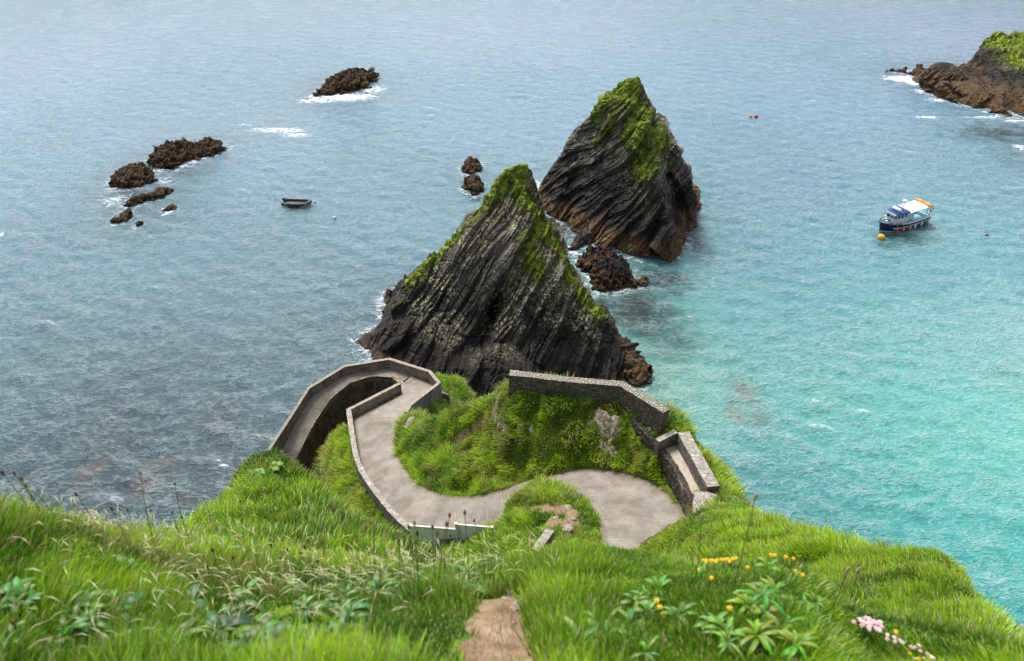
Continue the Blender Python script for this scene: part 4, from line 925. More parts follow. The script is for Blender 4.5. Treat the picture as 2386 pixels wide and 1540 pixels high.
for x, y, rx, ry, s in ((800, 226, 95, 11, 1.0), (740, 233, 60, 8, .85), (870, 208, 35, 14, .8), (655, 303, 85, 8, .8), (690, 314, 45, 7, .8), (600, 300, 40, 7, .6), (570, 290, 30, 6, .5), (750, 292, 30, 3, .5), (410, 388, 50, 14, .62), (445, 378, 30, 6, .7), (540, 345, 20, 14, .5),
                        (270, 465, 60, 25, .55), (290, 500, 60, 30, .45), (390, 490, 34, 16, .62), (325, 527, 30, 10, .55), (380, 420, 30, 14, .6), (252, 415, 14, 14, .5), (1590, 560, 32, 34, .72), (1570, 590, 26, 16, .8), (1600, 525, 16, 20, .65), (1355, 612, 26, 22, .8), (1375, 640, 22, 14, .7),
                        (1335, 590, 22, 10, .7), (1300, 525, 40, 14, .5), (1250, 430, 16, 22, .6), (884, 720, 20, 24, .6), (860, 790, 24, 14, .45), (1128, 380, 12, 10, .5), (2100, 182, 50, 9, 1.0), (2130, 192, 24, 10, 1.0), (2150, 212, 30, 8, .8), (2180, 232, 40, 8, .7), (2165, 272, 42, 4, .8),
                        (2300, 272, 70, 5, .75), (2360, 280, 40, 6, .75), (2380, 342, 24, 8, .8), (1905, 233, 30, 4, .45), (2150, 125, 40, 4, .35), (520, 1085, 24, 7, .6), (580, 1050, 40, 30, .25), (1510, 870, 18, 16, .6), (3, 545, 8, 9, .8), (1500, 672, 22, 8, .45)):
    foam = np.maximum(foam, s*np.clip(1.35-pxdist(x, y, rx, ry), 0, 1))
# water body colour, laid out on the world
cp = [((100, 30), (.16, .27, .36)), ((1200, 20), (.17, .28, .37)), ((2300, 20), (.19, .27, .38)), ((600, 250), (.125, .215, .28)), ((1150, 250), (.13, .225, .29)), ((1900, 200), (.13, .23, .31)), ((1800, 400), (.11, .20, .26)), ((2300, 420), (.12, .24, .29)),
      ((300, 600), (.085, .165, .20)), ((900, 450), (.10, .19, .235)), ((700, 650), (.08, .15, .18)), ((100, 850), (.055, .11, .125)), ((600, 850), (.05, .10, .115)), ((250, 1050), (.027, .048, .058)), ((500, 1000), (.035, .055, .062)), ((50, 1080), (.03, .06, .07)),
      ((1750, 600), (.085, .20, .24)), ((2150, 640), (.09, .22, .26)), ((2380, 620), (.10, .26, .29)), ((1800, 800), (.095, .25, .26)), ((2250, 800), (.10, .32, .31)), ((2380, 780), (.13, .39, .38)), ((1600, 900), (.13, .40, .32)), ((1720, 1000), (.09, .27, .25)),
      ((1900, 950), (.08, .33, .29)), ((2200, 1050), (.065, .37, .32)), ((1800, 1130), (.055, .17, .18)), ((1950, 1210), (.05, .20, .20)), ((2100, 1220), (.05, .28, .26)), ((2380, 1000), (.075, .44, .38)), ((2350, 1300), (.05, .31, .28)), ((2300, 1450), (.04, .25, .23)), ((1560, 760), (.07, .20, .19))]
den = np.full(len(SX), 1e-9); bc = np.zeros((len(SX), 3))
for (x, y), c in cp:
    p = P(x, y, 0); sc_ = math.hypot(p[1], CH)*.13; sy_ = sc_*1.7; wgt = 1/(((SX-p[0])/sc_)**2+((SY-p[1])/sy_)**2+.35)**2; den += wgt; bc += wgt[:, None]*np.array(c)
bc /= den[:, None]; bc *= np.array([.98, 1.10, 1.12])*(1+np.array([.55, -.10, -.12])*sstep(.2, .42, bc[:, 1:2]))*(1-np.array([.20, .14, .16])*sstep(150, 320, SR1)[:, None])
tfb = fbm(p3(SX/3, SY/3), 3)
def tint(x, y, rx, ry, c, s):
    global bc
    d = pxdist(x, y, rx, ry)+.35*tfb; m = (s*sstep(1.35, .1, d))[:, None]; bc = bc*(1-m)+np.array(c)*m*.9
for a in ((1738, 925, 46, 60, (.13, .13, .12), 0.43), (1715, 970, 30, 22, (.19, .15, .10), 0.50), (1760, 975, 26, 20, (.16, .14, .10), 0.43), (1735, 915, 26, 24, (.15, .13, .10), 0.37), (218, 1090, 30, 26, (.13, .09, .06), 0.46), (195, 1120, 24, 18, (.12, .085, .06), 0.37),
          (384, 1074, 36, 12, (.14, .09, .05), 0.46), (330, 1130, 46, 44, (.12, .085, .065), 0.46), (513, 970, 24, 10, (.11, .085, .06), 0.34), (600, 800, 18, 7, (.12, .1, .08), .45), (440, 1160, 40, 20, (.09, .07, .05), .4), (700, 742, 40, 18, (.09, .11, .11), .35)): tint(*a)
# shade and reflections of stacks, rocks and boats painted into the water colour
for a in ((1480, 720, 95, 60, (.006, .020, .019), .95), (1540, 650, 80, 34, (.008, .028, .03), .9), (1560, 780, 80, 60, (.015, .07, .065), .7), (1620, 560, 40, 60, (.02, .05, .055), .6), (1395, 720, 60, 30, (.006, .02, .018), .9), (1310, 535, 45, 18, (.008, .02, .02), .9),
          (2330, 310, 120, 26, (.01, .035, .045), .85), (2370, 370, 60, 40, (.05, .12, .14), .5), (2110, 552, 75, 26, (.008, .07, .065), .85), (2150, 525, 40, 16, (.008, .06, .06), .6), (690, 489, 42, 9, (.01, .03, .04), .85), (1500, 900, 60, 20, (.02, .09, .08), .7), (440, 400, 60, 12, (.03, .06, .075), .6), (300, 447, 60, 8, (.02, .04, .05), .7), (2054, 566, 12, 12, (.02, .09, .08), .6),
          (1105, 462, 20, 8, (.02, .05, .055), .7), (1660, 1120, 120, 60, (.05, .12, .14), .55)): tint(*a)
bc *= (1-.35*nearv)[:, None]  # darker colour by the rocks stands in for their shade and reflection
t = NT('sea water'); pos = t.pos(); 
wv = t.mapping(pos, rot=(0, 0, .12), sc=(.55, 1.0, 1))
n1 = t.noise(wv, 2.1, 5, .65, .4); n2 = t.noise(wv, 6.0, 4, .6, .3); n3 = t.noise(t.mapping(pos, rot=(0, 0, -.3), sc=(.5, 1, 1)), .33, 3, .5)
base = t.attr('body', 'Color')
def ridge(v, sc, det, dist, p0, p1):
    n_ = t.noise(v, sc, det, .55, dist); r_ = t.math('SUBTRACT', 1.0, t.math('ABSOLUTE', t.math('MULTIPLY', t.math('SUBTRACT', n_, .5), 4.0))); return t.mapr(r_, p0, p1)
wq = t.mapping(pos, rot=(0, 0, .16), sc=(.42, 1.0, 1)); wq2 = t.mapping(pos, rot=(0, 0, -.22), sc=(.5, 1.0, 1), loc=(3, 7, 0))
rA = ridge(wq, .55, 3, .5, .55, 1.0); rB = ridge(wq2, 1.25, 3, .5, .6, 1.0); rC = ridge(wq, 2.8, 3, .4, .55, 1.0)
rsum = t.math('ADD', t.math('MULTIPLY', rA, t.math('ADD', .25, t.math('MULTIPLY', rC, .75))), t.math('ADD', t.math('MULTIPLY', rB, .55), t.math('MULTIPLY', rC, .22)))
slow = t.noise(t.mapping(pos, rot=(0, 0, .3), sc=(.35, 1, 1)), .09, 4, .6)
rsum = t.math('MULTIPLY', rsum, t.mapr(slow, .3, .7, .65, 1.15))
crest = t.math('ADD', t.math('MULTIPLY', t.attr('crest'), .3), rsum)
c = t.mix(t.mapr(crest, .35, 1.40, 0, .43), base, t.mix(.6, base, (.66, .76, .78)))  # sky glints on wave crests painted in as paler water
c = t.mix(t.mapr(crest, .32, -.28, 0, .66), c, t.mix(1.0, base, (.40, .47, .52), 'MULTIPLY'))  # troughs painted darker for wave shading
# foam: lace broken up by cells
f = t.math('MULTIPLY', t.attr('foam'), .86); lace = t.vor(t.n('VectorMath', operation='MULTIPLY_ADD', i_0=t.noise(pos, 1.0, 4, out='Color'), i_1=(1.6, 1.6, 0), i_2=wv).outputs[0], 1.1, 'DISTANCE_TO_EDGE')
fn = t.math('ADD', t.math('MULTIPLY', t.noise(wv, 1.2, 7, .7), 1.0), t.math('MULTIPLY', t.mapr(lace, .18, 0, 0, .35), 1.0))
fm = t.mapr(t.math('ADD', f, fn), 1.10, 1.46)
fm = t.math('MULTIPLY', fm, t.mapr(f, .05, .25))
# rare glints on crests out at sea, painted as pale colour
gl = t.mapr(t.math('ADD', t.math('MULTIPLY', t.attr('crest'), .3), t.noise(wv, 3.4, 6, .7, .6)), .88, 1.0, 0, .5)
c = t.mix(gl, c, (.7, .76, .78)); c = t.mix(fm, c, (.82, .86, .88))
nb = t.bump(t.math('ADD', t.math('ADD', t.math('MULTIPLY', n1, .7), t.math('MULTIPLY', n2, .45)), t.math('MULTIPLY', rsum, .5)), .8, .26)
rgh = t.mapr(fm, 0, 1, .07, .7)
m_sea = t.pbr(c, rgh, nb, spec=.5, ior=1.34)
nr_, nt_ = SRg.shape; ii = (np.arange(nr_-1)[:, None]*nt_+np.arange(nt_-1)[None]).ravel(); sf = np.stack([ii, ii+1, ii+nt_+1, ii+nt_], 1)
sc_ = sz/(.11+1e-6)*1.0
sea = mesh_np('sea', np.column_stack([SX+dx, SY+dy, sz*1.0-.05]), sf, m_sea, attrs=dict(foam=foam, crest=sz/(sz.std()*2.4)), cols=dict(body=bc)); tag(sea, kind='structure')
# ================================================================== BOATS
P_white = paint('white boat paint', (.80, .80, .79), .35, .05); P_navy = paint('navy hull paint', (.012, .02, .075), .3, .05); P_cyan = paint('pale blue deck paint', (.30, .62, .70), .55, .08)
P_blue = paint('blue roof paint', (.02, .07, .22), .4, .06); P_boot = paint('boot stripe', (.35, .6, .62), .5, .1); P_steel = paint("stainless rail", (.55, .57, .58), .3, .03, metal=.8); P_dark = paint('dark metal', (.03, .03, .035), .4, .05)
P_canvas = paint('white canvas', (.86, .86, .85), .8, .03); P_orange = paint('orange cover', (.75, .24, .03), .7, .06); P_red = paint('red float', (.65, .03, .02), .45, .05); P_yel = paint('yellow float', (.80, .42, .01), .45, .06)
P_pink = paint('sun-faded red float', (.72, .16, .11), .5, .06); P_grey = paint('grey rubber tube', (.045, .055, .07), .55, .08); P_black = paint('black rubber', (.015, .015, .017), .6, .05); P_orr = paint('orange float', (.80, .25, .02), .5, .05)
P_int = paint('cockpit grey', (.35, .38, .38), .7, .1)
t = NT('cabin glass'); P_glass = t.pbr((.03, .05, .06), .08, spec=.6)
def curve_text(name, s, size, M, mat, parent, ext=.008, sx=1.0):
    cu = D.curves.new(name+'_c', 'FONT'); cu.body = s; cu.size = size; cu.extrude = ext; cu.align_x = 'CENTER'; cu.align_y = 'CENTER'; cu.offset = size*.018
    to = D.objects.new(name+'_c', cu); col.objects.link(to); dg = bpy.context.evaluated_depsgraph_get(); me = D.meshes.new_from_object(to.evaluated_get(dg)); D.objects.remove(to)
    me.name = name; o = D.objects.new(name, me); col.objects.link(o); me.materials.clear(); me.materials.append(mat); o.parent = parent
    o.matrix_basis = M @ Matrix.Diagonal((sx, 1, 1, 1)); return o
bow = np.array(P(2056, 541, 0)); stn = np.array(P(2170, 506, 0)); mid = (bow+stn)/2; hd_ = math.atan2(bow[1]-stn[1], bow[0]-stn[0]); BL = np.linalg.norm(bow-stn)
boat = empty('tour_boat', (mid[0]-1.35, mid[1]-.25, 0), hd_); tag(boat, 'navy and white tour boat with white canopy, moored on turquoise water at right', 'boat'); boat['group'] = 'boats'; del boat['group']
S = BL/10.4*.94; boat.scale = (S, S, S)
xs = np.linspace(-5.0, 5.2, 25)
def hb(x): return 1.62*(1-max(0, (x-.2)/5.0)**2.3)*(1-.10*max(0, (-x-2)/3)) if x < 5.2 else 0.0
def sheer(x): return 1.0+.75*max(0, (x+2.0)/7.2)**1.8          # top of the navy
def top(x): return sheer(x)+.20+.22*np.clip((x-1)/3, 0, 1)
def hull_strip(name, z0f, z1f, k0, k1, mat, out=0.0, close=False, x0=-5.0, x1=5.2, n=25, both=True):
    V = []; Fq = []
    for sgn in (1, -1):
        o = len(V); xx = np.linspace(x0, x1, n)
        for x in xx:
            for (zf, k) in ((z0f, k0), (z1f, k1)):
                rake = .75*max(0, (x-2.5)/2.7)*(1-np.clip(zf(x)/top(x), 0, 1)); V.append((x-rake, sgn*(hb(x)*k+out*(hb(x) > .05)), zf(x)))
        for i in range(n-1): Fq.append((o+2*i, o+2*i+1, o+2*i+3, o+2*i+2) if sgn > 0 else (o+2*i, o+2*i+2, o+2*i+3, o+2*i+1))
    if close: Fq.append((0, 1, 2*n+1, 2*n))
    return mesh_np(name, V, np.array(Fq), mat, boat)
bt = hull_strip('boot_stripe', lambda x: -.35, lambda x: .13+.12*max(0, (x-1)/4), .70, .90, P_boot, close=True)
nv_ = hull_strip('hull', lambda x: .13+.12*max(0, (x-1)/4), sheer, .90, 1.0, P_navy, close=True)
bw_ = hull_strip('bulwark', sheer, top, 1.0, 1.0, P_white, .015, close=True); inr = hull_strip('bulwark_inside', lambda x: .62+.5*(x > .6)*(sheer(x)-.9), top, .93, .95, P_int); 
cap = hull_strip('gunwale', top, lambda x: top(x)+.02, .93, 1.01, P_white, 0.01)
for sgn in (1, -1):
    mb = MB(); mb.tube([(x, sgn*(hb(x)*.965+.05), .62+.18*max(0, (x-1)/4)) for x in np.linspace(-4.9, 3.0, 20)], .06, 6); mb.build('rubbing_strake', P_white, boat, True)
    mb = MB(); mb.tube([(x, sgn*(hb(x)+.03), sheer(x)) for x in np.linspace(-5, 5.1, 24)], .03, 5); mb.build('sheer_line', P_dark, boat, True)
def deck(name, x0, x1, zf, k, mat, n=14):
    V = []; 
    for x in np.linspace(x0, x1, n):
        for y in (-1, -.4, .4, 1): V.append((x, y*hb(x)*k, zf(x)+.03*(abs(y) < .5)))
    Fq = np.array([(i*4+j, i*4+j+4, i*4+j+5, i*4+j+1) for i in range(n-1) for j in range(3)]); return mesh_np(name, V, Fq, mat, boat)
deck('cockpit_sole', -4.98, .9, lambda x: .62, .95, P_cyan); deck('foredeck', .8, 5.1, lambda x: sheer(x)+.12, .93, P_cyan)
mb = MB(); mb.box((1.2, 0, 1.0), (.3, 2.9, .95)); mb.box((3.7, 0, sheer(3.7)+.2), (.5, .5, .12), bev=.03); mb.build('white_trim', P_white, boat)
mb = MB(); mb.box((3.2, 0, sheer(3.2)+.22), (.55, .55, .1), bev=.03); mb.build('hatch', P_dark, boat)
mb = MB(); mb.box((4.6, 0, sheer(4.6)+.28), (1.5, .16, .14)); mb.build('bow_roller', P_dark, boat)
# wheelhouse
def ring(z, x0, x1, w0, w1, ch): return [(x1, -w1+ch, z), (x1, w1-ch, z), (x1-ch*1.1, w1, z), (x0, w0, z), (x0, -w0, z), (x1-ch*1.1, -w1, z)]
def loft(a, b, name, mat, caps=True):
    mb = MB(); A = [mb.bm.verts.new(p) for p in a]; B = [mb.bm.verts.new(p) for p in b]; n = len(A)
    for k in range(n): mb.bm.faces.new((A[k], A[(k+1) % n], B[(k+1) % n], B[k]))
    if caps: mb.bm.faces.new(A[::-1]); mb.bm.faces.new(B)
    return mb.build(name, mat, boat)
lo = ring(.65, .3, 2.95, 1.08, .98, .3); mi_ = ring(1.95, .3, 2.85, 1.06, .96, .3); hi = ring(2.72, .3, 2.98, 1.04, .98, .3)
wh = loft(lo, mi_, 'wheelhouse', P_white); wh2 = loft(mi_, hi, 'window_band', P_white)
def pane(a, b, c_, d_, u0, u1, v0, v1, off=.02):
    a, b, c_, d_ = map(Vector, (a, b, c_, d_)); q = lambda u, v: (a*(1-u)+b*u)*(1-v)+(d_*(1-u)+c_*u)*v; nrm = (b-a).cross(d_-a).normalized()*off
    cen = Vector((1.4, 0, 2.3)); 
    if (q(.5, .5)-cen).dot(nrm) < 0: nrm = -nrm
    mb = MB(); mb.prism([q(u0, v0)-nrm*.4, q(u1, v0)-nrm*.4, q(u1, v1)-nrm*.4, q(u0, v1)-nrm*.4], nrm*1.5); mb.build('window', P_glass, wh2)
wh2.parent = boat
for i, spl in ((0, 2), (1, 1), (5, 1), (2, 3), (4, 3)):
    a, b = mi_[i], mi_[(i+1) % 6]; d_, c_ = hi[i], hi[(i+1) % 6]
    for k in range(spl): 
        pane(a, b, c_, d_, k/spl+.07/spl+.02, (k+1)/spl-.07/spl-.02, .14, .88)
rf = loft(ring(2.72, .1, 3.25, 1.2, 1.12, .35), ring(2.98, .15, 2.95, 1.12, 1.02, .35), 'wheelhouse_roof', P_blue)
mb = MB(); mb.tube([(1.9, -.72, 3.28), (1.9, -.6, 3.28), (1.9, .6, 3.28), (1.9, .72, 3.28)], [.20, .3, .3, .20], 16); mb.build('liferaft_canister', P_white, boat, True)
mb = MB(); mb.tube([(.55, 0, 2.95), (.55, 0, 4.15)], .045, 8); mb.tube([(.55, -.35, 3.5), (.55, .35, 3.5)], .03, 6); mb.build('mast', P_dark, boat)
mb = MB(); mb.lathe([(.1, 4.1), (.34, 4.15), (.38, 4.28), (.34, 4.45), (.15, 4.5)], (.55, 0, 0)); mb.build('radar_dome', P_white, boat, True)
mb = MB(); mb.tube([(1.2, .75, 2.95), (1.2, .75, 4.9)], .018, 5); mb.build('whip_aerial', P_steel, boat)
for y in (-.8, .8):
    mb = MB(); mb.tube([(.6, y, 2.95), (.6, y, 3.5), (.9, y, 3.5), (.9, y, 2.95)], .025, 6); mb.build('grab_rail', P_steel, boat)
# canopy with a drooping front skirt, on four poles
V = []; nx_, ny_ = 14, 12
for i in range(nx_+1):
    for j in range(ny_+1):
        x = .15-3.9*i/nx_; y = -1.42+2.84*j/ny_; V.append((x, y, 2.98-.16*abs(y/1.42)**2.2-.05*math.sin(math.pi*((i/nx_*2) % 1))+.06-.14*max(0, (x+.5)/.65)))
Fq = np.array([(i*(ny_+1)+j, i*(ny_+1)+j+1, (i+1)*(ny_+1)+j+1, (i+1)*(ny_+1)+j) for i in range(nx_) for j in range(ny_)])
cnp = mesh_np('canopy', V, Fq, P_canvas, boat); sm = cnp.modifiers.new('thick', 'SOLIDIFY'); sm.thickness = .05
for x in (-1.9, -3.7, -4.5):
    for y in (-1.38, 1.38):
        if x == -1.9: continue
        mb = MB(); mb.tube([(x, y*(1 if x > -4 else 1.0), .9), (x, y, 2.85)], .035, 6); mb.build('canopy_pole', P_dark, boat)
mb = MB(); mb.box((-4.15, -.7, 3.06), (.75, 1.42, .26), bev=.06); mb.box((-4.15, .75, 3.06), (.75, 1.42, .26), bev=.06); mb.build('orange_locker', P_orange, boat, True)
for yy in (-.7, .75): mb = MB(); mb.box((-4.15, yy, 3.20), (.3, .22, .02)); mb.build('locker_badge', P_white, boat)
r = Matrix.Rotation(R(90), 3, 'X'); lb = MB(); lb.tube([Vector((-4.4+.34*math.cos(a), 1.55, 2.5+.34*math.sin(a))) for a in np.linspace(0, 2*math.pi, 21)[:-1]], .085, 8, closed=True); lbo = lb.build('lifebuoy', P_orr, boat, True)
for k in range(4):
    a0 = k*math.pi/2+.6; mb = MB(); mb.tube([Vector((-4.4+.34*math.cos(a), 1.55, 2.5+.34*math.sin(a))) for a in np.linspace(a0, a0+.3, 4)], .092, 8); mb.build('white_band', P_white, lbo, True)
mb = MB(); mb.box((-1.3, .05, 1.05), (1.6, 1.1, .85), bev=.04); mb.build('engine_box', P_white, boat); mb = MB(); mb.box((-1.3, .05, 1.5), (1.62, 1.12, .06), bev=.02); mb.build('engine_box_lid', P_cyan, boat)
mb = MB(); mb.box((-.1, .62, 1.0), (.7, .7, .75), bev=.04); mb.build('side_locker', P_white, boat)
for y in (-1.15, 1.15):
    mb = MB(); mb.box((-3.0, y, .95), (3.2, .42, .12), bev=.03); mb.box((-3.0, y, .78), (3.1, .34, .3)); mb.build('bench', P_cyan, boat)
mb = MB(); mb.box((-4.7, 0, .95), (.42, 2.4, .5), bev=.03); mb.build('stern_seat', P_cyan, boat)
# rails
rp = [(x, hb(x)*.93, top(x)+.72) for x in np.linspace(.4, 5.0, 16)]; rail = rp+[(5.25, 0, top(5.0)+.72)]+[(a, -b, c) for a, b, c in rp[::-1]]
mb = MB(); mb.tube(rail, .028, 6); mb.tube([(a, b, c-.36) for a, b, c in rail], .015, 5)
mb.build('bow_rail', P_steel, boat, True)
for x in (.4, 1.4, 2.3, 3.2, 4.0, 4.7):
    for s_ in (1, -1): mb = MB(); mb.tube([(x, s_*hb(x)*.95, top(x)), (x, s_*hb(x)*.93, top(x)+.72)], .02, 6); mb.build('stanchion', P_steel, boat)
for s_ in (1, -1):
    mb = MB(); mb.tube([(x, s_*hb(x)*.95, top(x)+.5) for x in np.linspace(-5, -.4, 8)], .022, 6)
    for x in (-5, -4.2, -2.6, -1.5, -.4): mb.tube([(x, s_*hb(x)*.95, top(x)), (x, s_*hb(x)*.95, top(x)+.5)], .018, 5)
    mb.build('side_rail', P_steel, boat)
# fenders on the near side (port = +y)
for x, m_ in ((2.6, P_red), (1.45, P_pink), (.1, P_pink)):
    mb = MB(); mb.ball((x, hb(x)+.26, .52), .27); f_ = mb.build('ball_fender', m_, boat, True); mb = MB(); mb.tube([(x, hb(x)+.2, .75), (x, hb(x)+.03, top(x)+.3)], .016, 5); mb.build('lanyard', P_white, f_)
for x in (-1.3, -2.8, -4.5):
    mb = MB(); mb.tube([(x, hb(x)+.15, .05), (x, hb(x)+.15, .12), (x, hb(x)+.15, .6), (x, hb(x)+.15, .7)], [.08, .14, .14, .06], 12); f_ = mb.build('tube_fender', P_canvas, boat, True); mb = MB(); mb.tube([(x, hb(x)+.14, .7), (x, hb(x)+.02, top(x)+.3)], .016, 5); mb.build('lanyard', P_white, f_)
# the name: on the bulwark at the bow and on the roof's front slope
def bulwark_text(s, x0, x1):
    for k, ch in enumerate(s):
        if ch == ' ': continue
        x = x0+(x1-x0)*(k+.5)/len(s); y = hb(x)+.045; dxy = (hb(x-.1)-hb(x+.1))/.2; a = math.atan(dxy)
        # the near side faces +y; text runs from bow to stern
        M = Matrix.Translation((x, y, (sheer(x)+top(x))/2+.0)) @ Matrix.Rotation(math.pi-a, 4, 'Z') @ Matrix.Rotation(math.pi/2, 4, 'X')
        letters.append((ch, M))
letters = []; bulwark_text('LADY AVALON', 4.05, 1.65)
dg_parts = []
nm = empty('name_lettering', (0, 0, 0)); nm.parent = boat
for ch, M in letters: curve_text('letter', ch, .34, M, P_navy, nm, .006, .95)
slope_ = math.atan2(.26, .30)
for k_, wd_ in ((-.52, 'LADY'), (.48, 'AVALON')): curve_text('roof_name', wd_, .26, Matrix.Translation((3.115, k_, 2.862)) @ Matrix.Rotation(math.pi/2, 4, 'Z') @ Matrix.Rotation(slope_, 4, 'X'), P_white, boat, .012, 1.1)
for o in list(D.objects):
    if o.parent == nm: o.parent = boat
D.objects.remove(nm)
# ---- mooring floats
def buoy(x, y, r, mat, label, z=.35, name='mooring_buoy', group=None, line_to=None):
    p = P(x, y, r*z); e = empty(name, (p[0], p[1], 0)); tag(e, label, 'buoy', group)
    mb = MB(); mb.ball((0, 0, r*z), r); mb.build('float', mat, e, True); mb = MB(); mb.tube([(.03*math.cos(a), 0, r*(1+z)+.05*math.sin(a)) for a in np.linspace(0, 6.28, 9)], .015, 5); mb.build('ring', P_dark, e)
    return e
by = buoy(2053, 553, .55, P_yel, 'large yellow ball buoy under the bow of the tour boat')
buoy(734, 472, .17, P_orr, 'small orange buoy just ahead of the grey inflatable dinghy'); buoy(779, 507, .25, P_white, 'small white buoy low in the water right of the dinghy', .2)
buoy(2299.5, 547, .24, P_red, 'small red buoy alone on turquoise water near the right edge'); b_ = buoy(1762, 272, .42, P_red, 'red float of the tiny pair far out right of the farther stack'); buoy(1749, 271, .28, P_orr, 'smaller pale orange float beside the red one far out'); buoy(2066, 545, .16, P_red, 'small red ring float hanging at the bow of the tour boat')
# mooring line from the boat's stem to the yellow float
p0 = boat.matrix_basis @ Vector((4.95, 0, 1.65)); p1 = by.location+Vector((0, 0, .75))
mb = MB(); mb.tube([p0.lerp(p1, k/8)-Vector((0, 0, .15*math.sin(math.pi*k/8))) for k in range(9)], .02, 5); o = mb.build('mooring_line', P_dark); tag(o, 'thin dark mooring line from the tour boat bow down to the yellow buoy', 'rope')
# ---- dinghy
ds = np.array(P(657, 481, 0)); db = np.array(P(725, 482, 0)); dm = (ds+db)/2; DLn = np.linalg.norm(db-ds)
din = empty('inflatable_dinghy', (dm[0], dm[1]+.8, 0), math.atan2(db[1]-ds[1], db[0]-ds[0])-.06); tag(din, 'grey inflatable dinghy with outboard, floating empty left of the stacks', 'dinghy')
q_ = DLn/4.6; din.scale = (q_, q_, q_)
side = [(-2.3, .78), (-1.9, .8), (0, .82), (.9, .80), (1.4, .68), (1.8, .45), (2.05, .2)]
pts = [(x, y, .36+.16*max(0, (x-.6)/1.4)) for x, y in side]+[(2.12, 0, .54)]+[(x, -y, .36+.16*max(0, (x-.6)/1.4)) for x, y in side[::-1]]
pts = [tuple(p) for p in chaikin(pts, 2)]
mb = MB(); n_ = len(pts); mb.tube(pts, [.06]+[.26]*(n_-2)+[.06], 14); mb.build('tube', P_grey, din, True)
mb = MB(); mb.tube([(x, y*1.0+.0, z-.17) for x, y, z in pts], .11, 8); mb.build('rubbing_strip', P_black, din, True)
mb = MB(); mb.box((-.2, 0, .22), (4.0, 1.3, .06)); mb.build('floor', P_black, din); mb = MB(); mb.box((-1.95, 0, .42), (.08, 1.15, .42), bev=.02); mb.build('transom', P_dark, din)
mb = MB(); mb.box((-2.12, 0, .82), (.42, .3, .4), rot=Matrix.Rotation(.35, 3, 'Y'), bev=.07); mb.tube([(-2.2, 0, .7), (-2.3, 0, 0)], .07, 8); mb.tube([(-2.0, 0, .9), (-1.4, .1, 1.15)], .025, 6); mb.build('outboard_motor', P_black, din, True)
for x in (-.6, 0, .6, 1.2):
    for s_ in (1, -1): mb = MB(); mb.box((x, s_*.8, .625), (.16 if x > -.5 else .3, .14, .02), bev=.004); mb.build('orange_patch', P_orr, din)
mb = MB(); mb.tube([(x, y*.98, z+.24) for x, y, z in pts[3:-3]], .014, 4); mb.build('grab_line', P_white, din)
for x in (-1.9, -.4, 1.25):
    mb = MB(); mb.box((x, -1.05, .38), (.24, .05, .1), bev=.02); mb.build('handle', P_black, din)
mb = MB(); mb.box((1.65, -.87, .48), (.34, .02, .08), rot=Matrix.Rotation(.5, 3, 'Z')); mb.build('pale_marking', P_white, din); mb = MB(); mb.box((-1.55, -1.07, .36), (.2, .02, .08)); mb.build('pale_marking', P_white, din)

# ================================================================== VEGETATION
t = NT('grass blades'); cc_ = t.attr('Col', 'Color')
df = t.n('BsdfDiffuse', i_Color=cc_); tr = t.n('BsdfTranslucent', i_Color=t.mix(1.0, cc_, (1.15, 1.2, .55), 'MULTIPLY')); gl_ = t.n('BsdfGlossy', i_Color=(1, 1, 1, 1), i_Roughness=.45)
ms = t.n('MixShader', i_0=.38, i_1=df.outputs[0], i_2=tr.outputs[0]); ms2 = t.n('MixShader', i_0=.035, i_1=ms.outputs[0], i_2=gl_.outputs[0]); t.L(ms2.outputs[0], t.out.inputs[0]); m_blade = t.m
